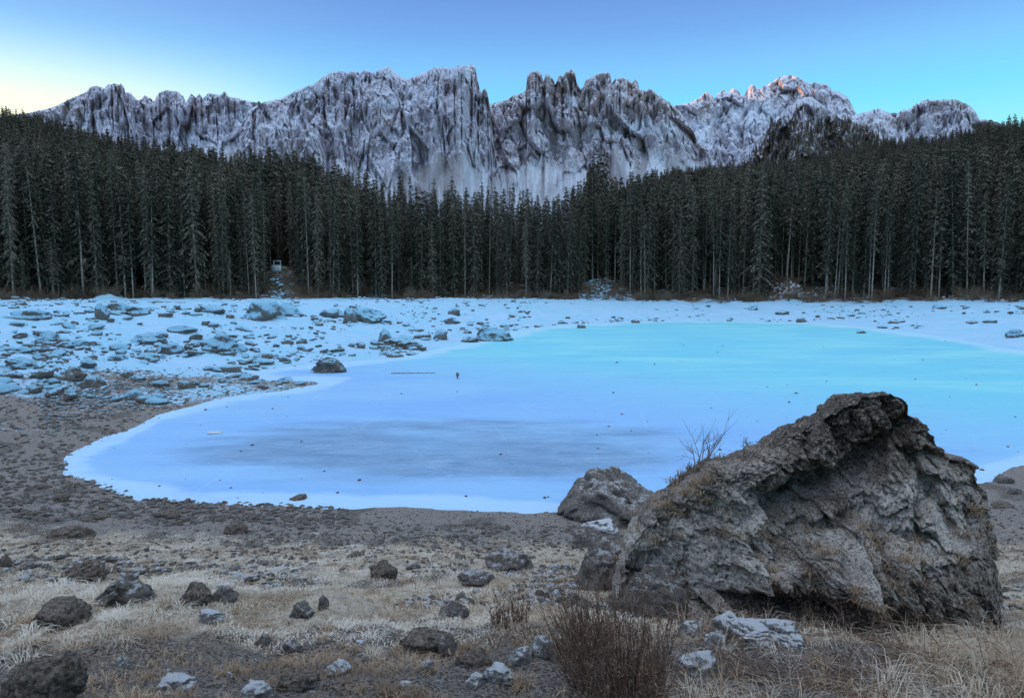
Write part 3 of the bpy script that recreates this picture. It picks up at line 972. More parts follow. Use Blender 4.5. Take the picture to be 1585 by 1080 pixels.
bare_seen = 0
for i in front:
    p = rg.choice(8, p=[.17, .17, .14, .14, .12, .12, .08, .06])
    tr, cw, h0 = SPR[p]
    hh_ = float(np.clip(rg.normal(29, 3.2), 19, 35))
    if rg.rand() < .10: hh_ *= rg.uniform(.35, .65)
    hh_ *= np.interp(tc[i], [480, 600, 900, 1000], [1, .82, .82, 1])
    s = hh_ / h0
    e = empty("spruce_tree", (TX[i], TY[i], TZ[i]), rg.uniform(0, 6.28))
    w_ = rg.uniform(.68, 1.12)
    e.rotation_euler = (rg.normal(0, .018), rg.normal(0, .018), rg.uniform(0, 6.28))
    e.scale = (s * w_, s * w_, s)
    kindw = {2: "dark spruce with a bare lower trunk", 6: "spruce with a long bare pale trunk"}.get(p, "tall narrow dark spruce")
    if hh_ < 20: kindw = "short young spruce"
    tag(e, kindw + " " + place_label(tc[i]), "tree", "spruces along the forest edge")
    obj("trunk", tr, None, e); obj("crown", cw, None, e)

sel = rng_p = rg.randint(0, 8, len(rest))
for p in range(8):
    ii = rest[rng_p == p]
    tr, cw, h0 = SPR[p]
    # one source mesh: trunk + crown together
    bm = bmesh.new(); bm.from_mesh(cw); ncw = len(bm.faces); bm.from_mesh(tr)
    bm.faces.ensure_lookup_table()
    for f in bm.faces[ncw:]: f.material_index = 1
    sm = bpy.data.meshes.new("forest_tree"); bm.to_mesh(sm); bm.free()
    sm.materials.append(M['needles']); sm.materials.append(M['bark'])
    hts = np.clip(rg.normal(26, 4.5, len(ii)), 14, 34) / h0 * np.interp(tc[ii], [480, 600, 900, 1000], [1, .83, .83, 1]) * np.where(np.abs(tc[ii] - 917) < 22, 1.3, 1.0)
    gn_scatter("spruce_forest", sm, np.stack([TX[ii], TY[ii], TZ[ii]], 1), rg.uniform(0, 6.28, len(ii)), hts[:, None] * np.stack([rg.uniform(.68, 1.12, len(ii))] * 2 + [np.ones(len(ii))], 1), "dense dark spruce forest covering the slopes behind the lake")


# ------------------------------------------------------------------ larch wood on the far spur
def small_conifer(seed, h, r):
    rg = np.random.RandomState(seed)
    v, t, n_ = [], [], 0
    for k in range(46):
        u = k / 46.0
        z = h * (.12 + .86 * u); L = r * (1 - u) ** .8 * rg.uniform(.7, 1.2) + .1
        a = rg.uniform(0, 6.28)
        c = np.array([math.cos(a), math.sin(a), 0]); q_ = np.array([-c[1], c[0], 0])
        v += [np.array([0, 0, z + .5]) + q_ * L * .45, np.array([0, 0, z + .2]) - q_ * L * .45, c * L + np.array([0, 0, z - L * .5])]
        t.append((n_, n_ + 1, n_ + 2)); n_ += 3
    v += [np.array([.25, 0, -1]), np.array([-.25, .1, -1]), np.array([0, 0, h])]; t.append((n_, n_ + 1, n_ + 2))
    return mesh_np("conifer", np.array(v), np.array(t))


spur = [o for o in bpy.data.objects if o.get("label", "").startswith("dark forested spur")][0]
sv = np.empty(len(spur.data.vertices) * 3, np.float32); spur.data.vertices.foreach_get("co", sv); sv = sv.reshape(-1, 3)
vgv = np.empty(len(sv), np.float32); spur.data.attributes["veg"].data.foreach_get("value", vgv)
cand = np.where(rg.rand(len(vgv)) < np.clip((vgv - .36) / .2, 0, 1) ** 1.3)[0]
for k in range(2):
    ii = cand[rg.randint(0, len(cand), 2000)]
    pts = sv[ii] + rg.uniform(-1, 1, (len(ii), 3)) * np.array([7, 3, 0])
    sm = small_conifer(40 + k, 20, 4.2); sm.materials.append(M['larch'] if k == 0 else M['larch'])
    gn_scatter("larch_wood", sm, pts, rg.uniform(0, 6.28, len(ii)), rg.uniform(.6, 1.25, len(ii)), "brownish bare larch wood on the spur below the far ridge")


# ------------------------------------------------------------------ rocks
_ICO = {}


def ico(n_):
    if n_ not in _ICO:
        bm = bmesh.new()
        bmesh.ops.create_icosphere(bm, subdivisions=n_, radius=1.0)
        v = np.array([x.co[:] for x in bm.verts]); f = np.array([[y.index for y in x.verts] for x in bm.faces])
        bm.free()
        _ICO[n_] = (v, f)
    return _ICO[n_]


def rock_verts(seed, sub, facets=9, rough=.16, layers=0.0):
    rg_ = np.random.RandomState(seed)
    v, f = ico(sub)
    v = v.copy()
    for k in range(facets):                         # broken faces
        d = rg_.normal(size=3); d[2] = abs(d[2]) * .9 + .05; d /= np.linalg.norm(d)
        c = rg_.uniform(.48, .84)
        over = np.maximum(0, v @ d - c)
        v -= over[:, None] * d[None, :] * .93
    o = rg_.uniform(0, 90, 3)
    nrm = v / (np.linalg.norm(v, axis=1)[:, None] + 1e-6)
    dsp = rough * fbm(v[:, 0] * 1.6 + o[0], v[:, 1] * 1.6 + o[1], v[:, 2] * 1.6 + o[2], 5, .55)
    dsp += .35 * rough * (ridged(v[:, 0] * 2.6 + o[1], v[:, 1] * 2.6 + o[2], v[:, 2] * 2.6 + o[0], 3) - .6)
    if layers: dsp += layers * np.sin(v[:, 2] * 11 + 2.2 * noise(v[:, 0] * 1.4, v[:, 1] * 1.4, o[0]) + v[:, 0] * 2) * .5
    v = v + nrm * dsp[:, None]
    if sub >= 3:
        for fq, am in ((1.6, .10), (3.9, .05)):
            f1, f2, idv, tl_ = worley(v[:, 0] * fq + o[2], v[:, 1] * fq + o[0], v[:, 2] * fq * 1.5 + o[1], seed % 97)
            v = v + nrm * (am * (idv - .5) + am * .8 * tl_ - am * .8 * np.exp(-((f2 - f1) / .07) ** 2))[:, None]
    lo, hi = v.min(0), v.max(0)
    v = (v - (lo + hi) / 2) / ((hi - lo) / 2)
    return v, f


def rock_px(name, px, base, w, h, label, mat, seed, depth=.8, sub=3, group=None, sink=.25, rough=.16, layers=0.0, facets=9, cat="rock", rot=None, prof=None):
    """rock whose foot is at photo pixel (px, base) on the ground, w x h pixels big there"""
    x, y, z = ground_px(px, base)
    m = math.hypot(y, CAMZ - z) / F
    sx, sz = w * m / 2, h * m
    v, f = rock_verts(seed, sub, facets, rough, layers)
    sy = max(sx * depth, .03)
    if prof is not None:
        k_ = np.interp(v[:, 0], np.linspace(-1, 1, len(prof)), prof)
        v[:, 2] = (v[:, 2] + 1) * k_ - 1
    v = v * np.array([sx, sy, sz * (.5 + sink * .5)])
    v[:, 2] += sz * (.5 - sink * .5)
    r_ = (seed * 1.7 % .8 - .4) if rot is None else rot
    me = mesh_np(name, v, f, sub >= 4)
    if sub < 4: me.polygons.foreach_set("use_smooth", np.ones(len(me.polygons), dtype=bool))
    o = obj(name, me, mat, None, (x, y + sy * .75, z if y > 40 else H1(x, y + sy * .6) * .6 + z * .4))
    o.rotation_euler = (0, 0, r_)
    tag(o, label, cat, group)
    return o


G1, G2, G3 = "boulders on the snowy far bank", "rocks in the grass of the near bank", "pale stones at the front of the bank"
RS, RK, RG_, RP, RSH = M['rock_snow'], M['rock_dark'], M['rock_grey'], M['rock_pale'], M['rock_shore']
rock_list = [
    # name px base w h label mat sub layers
    ("boulder", 507, 577, 56, 24, "rounded dark boulder at the tip of the gravel spit", RSH, 4, .02),
    ("boulder", 617, 540, 76, 30, "long dark-bottomed boulder with a raised left end on the far ice edge", RSH, 4, .02),
    ("boulder", 594, 531, 24, 22, "upright snow-capped knob beside the long boulder on the ice edge", RS, 3, 0),
    ("boulder", 765, 528, 62, 23, "large rounded snow-dusted boulder jutting into the ice", RS, 4, .02),
    ("boulder", 681, 526, 24, 17, "small pointed snowy boulder between two big shore boulders", RS, 3, 0),
    ("boulder", 727, 530, 30, 9, "low flat brown rock left of the jutting rounded boulder", RSH, 3, 0),
    ("boulder", 338, 548, 66, 30, "big snow-striped boulder with a dark undercut foot", RS, 4, .03),
    ("boulder", 404, 497, 66, 32, "largest snow-covered boulder below the white stand", RS, 4, .02),
    ("boulder", 440, 489, 50, 20, "snow-covered hump right of the largest boulder below the stand", RS, 3, 0),
    ("boulder", 155, 495, 24, 26, "upright snowy block standing alone on the left bank", RS, 4, 0),
    ("boulder", 182, 482, 34, 14, "low snowy rock behind the upright block", RS, 3, 0),
    ("boulder", 207, 487, 46, 14, "long flat snowy slab right of the upright block", RS, 3, .03),
    ("boulder", 569, 498, 54, 22, "broad snowy boulder with a dark hollow below", RS, 4, .02),
    ("boulder", 540, 499, 22, 24, "pointed snowy rock left of the broad hollow boulder", RS, 3, 0),
    ("boulder", 512, 491, 40, 14, "snow-covered rock left of the pointed snowy rock", RS, 3, 0),
    ("boulder", 67, 533, 46, 20, "snowy boulder with a brown left side on the left bank", RS, 4, .02),
    ("boulder", 95, 538, 32, 10, "flat snowy rock touching the brown-sided boulder", RS, 3, .02),
    ("boulder", 220, 533, 58, 18, "long sloping snow-backed boulder on the left bank", RS, 4, .03),
    ("boulder", 254, 547, 48, 15, "dark-speckled boulder right of the sloping boulder", RS, 3, .02),
    ("boulder", 22, 573, 50, 20, "rough snowy boulder at the left picture edge", RS, 4, .03),
    ("boulder", 32, 546, 32, 10, "low snowy rock above the rough boulder at the left edge", RS, 3, .02),
    ("boulder", 106, 589, 42, 20, "jagged half-bare rock on the left gravel", RSH, 3, .03),
    ("boulder", 137, 601, 42, 18, "dark bare rock leaning on the jagged left rock", RSH, 3, .03),
    ("boulder", 191, 585, 26, 12, "small dark lump on the left gravel", RSH, 3, 0),
    ("boulder", 208, 590, 28, 8, "flat stone just right of the small dark lump", RSH, 3, 0),
    ("boulder", 244, 600, 26, 11, "small snowy stone near the end of the gravel", RS, 3, 0),
    ("boulder", 275, 516, 46, 12, "low ridge-like snowy rock above the sloping boulder", RS, 3, .02),
    ("boulder", 130, 568, 34, 12, "dusted stone between left bank and gravel", RS, 3, .02),
    ("boulder", 122, 536, 28, 10, "small rock right of the brown-sided boulder", RS, 3, 0),
    ("boulder", 180, 543, 30, 11, "small snowy rock below the sloping boulder", RS, 3, 0),
    ("boulder", 176, 558, 30, 9, "thin snowy slab above the dark lump", RS, 3, .02),
    ("boulder", 35, 494, 60, 14, "long snow-capped outcrop at the left end of the bank", RS, 3, .02),
    ("boulder", 325, 484, 40, 12, "snowy rock at the foot of the left forest", RS, 3, 0),
    ("boulder", 702, 487, 20, 11, "small round boulder on the middle far bank", RS, 3, 0),
    ("boulder", 698, 501, 22, 10, "small dark-ended boulder on the far ice edge", RS, 3, 0),
    ("boulder", 900, 508, 16, 7, "lone dark stone frozen in the far ice", RSH, 3, 0),
    ("boulder", 985, 500, 16, 6, "small stone at the middle far ice edge", RSH, 3, 0),
    ("boulder", 1167, 480, 18, 8, "small rock high on the right far bank", RS, 3, 0),
    ("boulder", 1212, 487, 22, 7, "flat dark rock on the right far bank", RSH, 3, 0),
    ("boulder", 1242, 499, 16, 7, "dark stone just above the right far ice edge", RSH, 3, 0),
    ("boulder", 1335, 516, 16, 5, "dark stone lying on the turquoise ice", RSH, 3, 0),
    ("boulder", 1458, 479, 22, 9, "snow-capped dark rock near the right forest edge", RS, 3, 0),
    ("boulder", 1576, 522, 28, 13, "smooth pale boulder at the right edge of the far shore", RS, 4, 0),
    ("boulder", 1536, 500, 20, 5, "flat dark rock above the smooth right boulder", RSH, 3, 0),
    ("rock", 458, 775, 30, 11, "brown stone frozen into the near ice rim", RK, 4, .03),
    ("boulder", 962, 814, 190, 92, "big layered grey boulder at the water edge beside the crag", RG_, 5, .09),
    ("rock", 905, 845, 42, 27, "blue-grey boulder in the grass in front of the layered boulder", RG_, 4, .02),
    ("rock", 94, 836, 70, 24, "dark pointed slab at the edge of the left gravel", RK, 4, .04),
    ("rock", 88, 776, 24, 11, "small dark stone on the left gravel beach", RK, 3, 0),
    ("rock", 60, 757, 14, 6, "tiny dark stone near the left ice tip", RK, 3, 0),
    ("rock", 255, 803, 40, 11, "flat dark stone on the gravel below the ice", RK, 3, .03),
    ("rock", 152, 805, 24, 7, "thin flat stone on the left gravel", RK, 3, 0),
    ("rock", 360, 826, 36, 22, "black rounded stone on the gravel below the ice", RK, 4, 0),
    ("rock", 105, 900, 88, 40, "layered dark outcrop rising from the left grass", RK, 5, .06),
    ("rock", 165, 940, 120, 44, "wide flat layered outcrop in the left grass", RG_, 5, .06),
    ("rock", 85, 975, 80, 34, "grass-covered hump of rock at the left", RK, 4, .04),
    ("rock", 2, 876, 20, 20, "dark rock cut by the left picture edge", RK, 3, 0),
    ("rock", 297, 940, 52, 38, "dark angular rock in the middle left grass", RK, 4, .02),
    ("rock", 343, 932, 40, 22, "low grey rock right of the dark angular rock", RG_, 4, .02),
    ("rock", 320, 968, 48, 26, "white-patched rock in front of the dark angular rock", RP, 4, .02),
    ("rock", 591, 898, 44, 36, "dark brown pyramid-shaped rock in the middle of the grass", RK, 4, 0),
    ("rock", 548, 865, 28, 11, "long low brown stone left of the dark pyramid rock", RK, 3, 0),
    ("rock", 530, 886, 18, 9, "small dark stone beside the dark pyramid rock", RK, 3, 0),
    ("rock", 788, 884, 74, 24, "long grey rock in the grass left of the crag", RG_, 4, .03),
    ("rock", 735, 908, 58, 16, "flat bluish slab in the grass below the long grey rock", RG_, 4, .03),
    ("rock", 712, 866, 18, 9, "small dark stone above the flat bluish slab", RK, 3, 0),
    ("rock", 466, 956, 40, 20, "low dark rock in the lower left grass", RG_, 4, .02),
    ("rock", 501, 944, 18, 22, "small upright stone right of the low dark rock", RG_, 3, 0),
    ("rock", 187, 1032, 24, 22, "small bright white stone in the left grass", RP, 4, 0),
    ("rock", 44, 1104, 112, 84, "large dark angular boulder in the bottom left corner", RK, 5, .03),
    ("rock", 655, 1010, 74, 24, "black earthy clod at the front of the grass", RK, 4, .02),
    ("rock", 690, 1016, 34, 30, "grey rock leaning on the black clod", RG_, 4, .02),
    ("rock", 660, 1038, 28, 22, "rounded pale stone below the black clod", RP, 4, 0),
    ("rock", 735, 1032, 60, 24, "flat dark rock right of the black clod", RK, 4, .03),
    ("rock", 700, 957, 46, 20, "small grey rock above the black clod", RG_, 4, .02),
    ("rock", 714, 932, 20, 13, "small round stone in the middle of the grass", RG_, 3, 0),
    ("rock", 838, 1018, 46, 46, "pale lichen-covered rock left of the heather bush", RP, 4, .02),
    ("rock", 806, 1030, 44, 34, "white rock against the pale lichen-covered rock", RP, 4, .03),
    ("rock", 775, 1060, 60, 30, "wide white slab at the bottom left of the heather bush", RP, 4, .04),
    ("rock", 735, 1066, 40, 26, "white block left of the wide white slab", RP, 4, .02),
    ("rock", 520, 1048, 46, 26, "white layered slab in the bottom soil", RP, 4, .05),
    ("rock", 395, 1078, 60, 24, "bluish white slab at the bottom edge", RP, 4, .05),
    ("rock", 262, 1074, 70, 26, "long tilted white slab at the bottom left", RP, 4, .05),
    ("rock", 355, 1050, 14, 12, "small white stone in the bottom soil", RP, 3, 0),
    ("rock", 556, 1000, 20, 10, "small pale stone at the top of the soil patch", RP, 3, 0),
    ("rock", 625, 1066, 24, 12, "small bright stone near the bottom middle", RP, 3, 0),
    ("rock", 405, 1002, 26, 16, "grey stone at the left end of the soil patch", RG_, 3, .02),
    ("rock", 450, 1016, 34, 18, "grey slab at the top of the soil patch", RG_, 3, .03),
    ("rock", 455, 1070, 60, 24, "dark slab in the bottom soil", RK, 4, .04),
    ("rock", 1022, 962, 120, 80, "grey frost-bleached boulder at the left foot of the crag", RG_, 5, .03),
    ("rock", 940, 915, 92, 74, "pale rock half buried at the left end of the crag", RG_, 5, .03),
    ("rock", 1200, 1000, 110, 30, "white frosted slab in front of the crag", RP, 5, .03),
    ("rock", 1130, 992, 60, 30, "pale slab left of the white frosted slab", RP, 4, .03),
    ("rock", 1352, 984, 70, 24, "flat bluish slab in front of the crag", RG_, 4, .04),
    ("rock", 1085, 1044, 62, 24, "white flat stone right of the heather bush", RP, 4, .03),
    ("rock", 1075, 985, 40, 20, "narrow white rock strip right of the heather bush", RP, 4, .03),
    ("rock", 1110, 1010, 40, 26, "white knobbly rock under the crag", RP, 4, .03),
    ("rock", 930, 825, 60, 14, "snow-white flat stone under the layered boulder", RP, 4, .02),
    ("rock", 1560, 748, 30, 13, "dark rock on the right beach behind the crag", RG_, 3, 0),
    ("rock", 1578, 765, 22, 10, "dark flat stone at the right edge of the beach", RG_, 3, 0),
    ("rock", 1560, 785, 34, 6, "thin dark slab on the right beach", RK, 3, 0),
]
PROF = {(962, 814): [.62, .95, 1.0, .84, .78, .72, .62], (617, 540): [.9, .75, .7, .75, .8, .6], (105, 900): [.4, .7, .8, 1, 1], (165, 940): [.3, .6, .8, 1, .9, .6]}
for k, (nm, px, by, w, h, lab, mt, sub, lay) in enumerate(rock_list):
    if by > 900 and mt is RP and px < 900: w, h = w * .85, h * .65
    if by > 820 and mt is RK: h = h * .78
    rock_px(nm, px, by, w, h, lab, mt, 100 + k * 7, sub=sub, layers=lay, group=None, depth=.75 if by < 700 else .8,
            prof=PROF.get((px, by)), rot=0.0 if (px, by) in PROF else None, sink=.35 if by < 700 else .5, facets=15, rough=.13)

# ------------------------------------------------------------------ the big crag
OUT = [(950, 985), (945, 930), (955, 880), (972, 838), (1002, 795), (1050, 756), (1100, 724), (1140, 712), (1180, 695), (1240, 655), (1298, 626), (1310, 612),
       (1345, 603), (1375, 600), (1400, 606), (1412, 618), (1412, 640), (1440, 655), (1450, 665), (1455, 685), (1475, 702), (1500, 706),
       (1520, 722), (1536, 760), (1541, 800), (1552, 845), (1555, 900), (1545, 960), (1400, 1010), (1200, 1015), (1010, 1000)]
Y0 = 10.0
op = []
for px, py in OUT:
    dx, dy, dz = [float(c) for c in ray(px, py)]
    op.append((dx * Y0 / dy, CAMZ + dz * Y0 / dy))
op = np.array(op)
dx, dy, dz = [float(c) for c in ray(1255, 850)]
C0 = np.array([dx * Y0 / dy, CAMZ + dz * Y0 / dy])
NT_, NP_ = 620, 300
th = np.linspace(0, 2 * math.pi, NT_, endpoint=False)
Rt = np.zeros(NT_)
for k in range(NT_):
    d = np.array([math.cos(th[k]), math.sin(th[k])])
    best = 0
    for i in range(len(op)):
        a, b = op[i] - C0, op[(i + 1) % len(op)] - C0
        den = d[0] * (b[1] - a[1]) - d[1] * (b[0] - a[0])
        if abs(den) < 1e-9: continue
        t_ = (a[0] * (b[1] - a[1]) - a[1] * (b[0] - a[0])) / den
        u_ = (a[0] * d[1] - a[1] * d[0]) / den
        if t_ > 0 and -1e-6 <= u_ <= 1 + 1e-6: best = max(best, t_)
    Rt[k] = best
ph = np.linspace(-math.pi / 2, math.pi / 2, NP_)
g_ = np.cos(ph) ** .72
TH, PHI = np.meshgrid(th, ph, indexing='ij')
RX = C0[0] + Rt[:, None] * g_[None] * np.cos(TH)
RZ = C0[1] + Rt[:, None] * g_[None] * np.sin(TH)
sgn = np.sign(np.sin(PHI)) * np.abs(np.sin(PHI)) ** .9
RY = Y0 + np.where(sgn < 0, 1.35, 1.9) * sgn
# front leans back towards the top
up = np.clip((RZ - 3.4) / 3.1, 0, 1)
oi_ = [p_ for p_ in OUT if p_[1] < 900]
ztop = CAMZ - (np.interp(792.5 + RX / Y0 * F * CP, [p_[0] for p_ in oi_], [p_[1] for p_ in oi_]) - 440) / F * Y0
upl = np.clip((RZ - 3.4) / np.maximum(ztop - 3.4, .35), 0, 1.1)
RY = RY + np.where(sgn < 0, -sgn, 0) * (.45 * up ** 1.2 + .95 * upl)
RY = RY + np.where(sgn > 0, -sgn, 0) * up * .6
QX = 792.5 + (RX / Y0) * F * CP                     # approximate photo column / row of each point
QY = 440 - (RZ - CAMZ) / Y0 * F


def seg_d(ax, ay, bx, by):
    ex, ey = bx - ax, by - ay
    t_ = np.clip(((QX - ax) * ex + (QY - ay) * ey) / (ex * ex + ey * ey), 0, 1)
    return np.hypot(QX - ax - t_ * ex, QY - ay - t_ * ey)


def bump2(cx_, cy_, rx_, ry_):
    return np.exp(-(((QX - cx_) / rx_) ** 2 + ((QY - cy_) / ry_) ** 2))


fr = np.clip(-sgn * 1.6, 0, 1)
wob = 10 * fbm(QX * .02, QY * .02, 1.0, 3)
crk = np.zeros_like(QX)
for (ax, ay, bx, by, wd, dp) in [(1412, 645, 1345, 705, 16, .42), (1345, 705, 1270, 740, 20, .5), (1270, 740, 1190, 785, 20, .42), (1190, 785, 1150, 830, 16, .3),
                                  (1378, 600, 1384, 650, 8, .22), (1470, 705, 1400, 690, 10, .2), (1290, 640, 1320, 735, 12, .22),
                                  (1400, 690, 1480, 800, 9, .16), (1240, 800, 1330, 770, 12, .22), (1150, 850, 1230, 800, 12, .25), (1330, 800, 1345, 900, 9, .15)]:
    crk = np.maximum(crk, dp * np.exp(-((seg_d(ax, ay, bx, by) + wob * .6) / wd) ** 2))
fwd_ = (.55 * bump2(1320, 868, 85, 62) + .32 * bump2(1140, 858, 50, 40) - .40 * bump2(1140, 900, 62, 20) - .22 * bump2(1250, 900, 60, 20)
        + .25 * bump2(1360, 650, 60, 40) - .35 * bump2(1300, 745, 70, 22) - .30 * bump2(1200, 800, 40, 26) + .2 * bump2(1430, 740, 60, 50)
        + .30 * sstep(800, 822, QY + wob * .4) * sstep(1330, 1380, QX) - .2 * bump2(1440, 895, 90, 20) + .45 * sstep(905, 960, QY) + .25 * bump2(1230, 700, 70, 40))
tl = QX * .35 + QY                                   # tilted bedding
bed = np.abs(((tl + 18 * noise(QX * .012, QY * .012, 2.0)) / 30.0) % 1 - .5) * 2
fine = (.07 * fbm(RX * .9, RZ * .9, RY * .9 + 4, 3) + .05 * (ridged(RX * 1.9, RZ * 2.4, RY * 1.9, 3) - .55) + .04 * (ridged(RX * 5, RZ * 6, RY * 5, 3) - .5)
        + .03 * fbm(RX * 14, RZ * 16, RY * 14, 3) + .02 * (bed - .5))
cragd = np.zeros_like(RX)
ca_, sa_ = math.cos(.35), math.sin(.35)
UX, UZ = RX * ca_ - RZ * sa_, RX * sa_ + RZ * ca_
wq = .08 * fbm(RX * .8, RZ * .8, RY * .8, 3)
for fx_, fz_, am in ((.8, 1.1, .42), (1.9, 2.6, .20), (4.6, 6.2, .085), (10, 14, .036)):
    f1, f2, idv, tl_ = worley(UX * fx_ + wq * fx_, RY * fx_ * .8, UZ * fz_ + wq * fz_, int(fx_ * 7))
    cragd += (am * (idv - .5) + am * .9 * tl_ - am * (.16 if fx_ < 3 else .6) * np.exp(-((f2 - f1) / .05) ** 2)).reshape(RX.shape)
blk = noise(np.floor(RX * 2.6 + .8 * noise(RX * 1.3, RZ * 1.3, 5.)) * 3.1, np.floor(RZ * 3.2 + .8 * noise(RX * 1.3, RZ * 1.3, 9.)) * 2.7, 2.0)
amt = (.35 + .65 * fr)
RY = RY - fr * (1.35 * fwd_ - 1.6 * crk - .95 * sstep(1120, 985, QX + .25 * (QY - 850)) * sstep(790, 900, QY)) - np.where(sgn < 0, 1, -1) * amt * (fine + cragd)
edge = np.clip(1 - np.abs(sgn) * 1.4, 0, 1)
sc_o = 1 + edge * .10 * cragd - .02 * edge + edge * (.016 * fbm(RX * 2.2, RZ * 2.2, 1.0, 4) + .018 * fbm(RX * 9, RZ * 9, 2.0, 3))
RX = C0[0] + (RX - C0[0]) * sc_o
RZ = C0[1] + (RZ - C0[1]) * sc_o + .10 * noise(RX * 3.1, RZ * 3.1, RY * 3.1) * (1 - edge)
frt = np.clip((Y0 - RY) / 1.5, 0, 1)
RX = C0[0] + (RX - C0[0]) * (.99 - .14 * frt) - .42 * frt * np.clip((RX - C0[0]) / 1.5, 0, 1)
RZ = 3.2 + (RZ - 3.2) * .99
V = np.stack([RX, RY, RZ], -1)
base_pt = np.array([C0[0], Y0, 3.4])
crag_me = mesh_np("crag", (V.reshape(-1, 3) - base_pt), grid_faces(NT_, NP_, True)[:, ::-1], True)
tone = np.clip(.22 + 1.1 * bump2(1420, 775, 85, 55) + .8 * bump2(1020, 880, 110, 60) + .55 * bump2(1150, 790, 60, 45) + .5 * bump2(1270, 840, 50, 40) - .5 * bump2(1330, 650, 110, 60) - .6 * bump2(1170, 905, 120, 28) - .35 * bump2(1300, 890, 120, 35), 0, 1)  # paler on the broken faces, darker near the top and over the low hollow
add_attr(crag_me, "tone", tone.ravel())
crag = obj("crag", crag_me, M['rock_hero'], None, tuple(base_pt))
tag(crag, "huge dark craggy rock rising over the lake at the right", "rock")

# ------------------------------------------------------------------ loose stones (past counting)
def stone_mesh(seed, sub, mat, flat=.6):
    v, f = rock_verts(seed, sub, 8, .12)
    v = v * np.array([.5, .42, .5 * flat]) + np.array([0, 0, .12])
    me = mesh_np("stone", v, f, True)
    me.materials.append(mat)
    return me


def scatter_stones(name, label, n_, sampler, smin, smax, mats, power=2.5, flat=.6, seed=1):
    rg = np.random.RandomState(seed)
    x, y = sampler(rg, n_)
    sd = shore_sd(x, y)
    k = sd > -.3
    x, y = x[k], y[k]
    z = H(x, y)
    sc = smin + (smax - smin) * rg.rand(len(x)) ** power
    which = rg.randint(0, len(mats) * 2, len(x))
    for w in range(len(mats) * 2):
        m = which == w
        if m.sum() == 0: continue
        gn_scatter(name, stone_mesh(seed * 31 + w, 2, mats[w // 2], flat), np.stack([x[m], y[m], z[m]], 1), rg.uniform(0, 6.28, m.sum()),
                   np.stack([sc[m] * rg.uniform(.8, 1.5, m.sum()), sc[m], sc[m] * rg.uniform(.6, 1.1, m.sum())], 1), label, rg.uniform(-.25, .25, (m.sum(), 2)))


def samp_px(x0, x1, y0, y1, clump=None):
    """points spread evenly over a trapezoid of the ground (photo window), optionally clumped"""
    def f(rg, n_):
        px = rg.uniform(x0, x1, n_ * 3)
        u = rg.rand(n_ * 3)
        py = y0 + (y1 - y0) * u
        gx_, gy_ = plane_hit(px, py, 1.2)
        if clump is not None:
            keep_ = fbm(gx_ * clump, gy_ * clump * .6, 3.3, 3) + rg.uniform(-.35, .35, len(px)) > .12
            gx_, gy_ = gx_[keep_], gy_[keep_]
        return gx_[:n_], gy_[:n_]
    return f


scatter_stones("bank_stones", "snow-dusted stones strewn over the far bank", 2300, samp_px(-30, 820, 472, 600, .10), .2, 1.5, [RS, RSH], 3.2, .55, 3)
scatter_stones("bank_stones", "snow-dusted stones strewn over the far bank", 1100, samp_px(560, 1620, 466, 500, .07), .3, 1.6, [RS, RSH], 3.0, .5, 4)
scatter_stones("bank_stones", "snow-dusted stones along the forest edge", 900, samp_px(-30, 1620, 465, 472), .4, 2.0, [RS, RSH], 2.2, .6, 5)
scatter_stones("gravel", "dark gravel and stones of the left beach", 14000, samp_px(-40, 540, 560, 770), .03, .30, [M['gravel_a'], RK, M['gravel_b']], 4.5, .5, 6)
scatter_stones("gravel", "snow-dusted stones of the gravel spit", 7000, samp_px(60, 560, 555, 660, .08), .06, .36, [RSH, M['gravel_a']], 3.5, .5, 16)
scatter_stones("gravel", "scattered stones of the near beach", 2600, samp_px(380, 1040, 764, 830), .03, .20, [M['gravel_a'], RK, M['gravel_b']], 4.0, .5, 17)
scatter_stones("gravel", "fine gravel of the near beach", 9000, samp_px(-30, 1620, 740, 870), .02, .10, [RK, M['gravel_b']], 2.5, .5, 7)
scatter_stones("pebbles", "stones and pebbles in the soil at the front", 11000, samp_px(-20, 1620, 915, 1120, .5), .012, .17, [RG_, RP, RK], 3.6, .6, 8)
scatter_stones("pebbles", "pebbles in the dry grass", 3600, samp_px(-20, 1000, 835, 970), .015, .15, [RG_, RK], 3.2, .6, 9)
rg2 = np.random.RandomState(77)


def rubble(c0, wpx, d0, d1, n_, lab, seed):
    rg_ = np.random.RandomState(seed)
    c = c0 + rg_.normal(0, wpx, n_)
    y = np.interp(c, TRL_PX, TRL_D) + rg_.uniform(d0, d1, n_)
    x = (c - 792.5) / (F * CP) * y
    gn_scatter("rubble", stone_mesh(seed, 2, M['rock_snow'] if seed % 2 else M['rock_pale'], .6), np.stack([x, y, H(x, y)], 1), rg_.uniform(0, 6.28, n_), .25 + 1.1 * rg_.rand(n_) ** 3, lab, rg_.uniform(-.4, .4, (n_, 2)))


rubble(925, 18, -2, 9, 260, "snowy rubble in the gully at the forest edge", 21)
rubble(1214, 16, -1, 6, 200, "pale rubble mound at the forest edge", 22)
rubble(434, 9, -2, 8, 150, "snowy rubble on the slope below the stand", 23)
rubble(1496, 30, -3, 3, 120, "pale rubble at the right forest edge", 24)

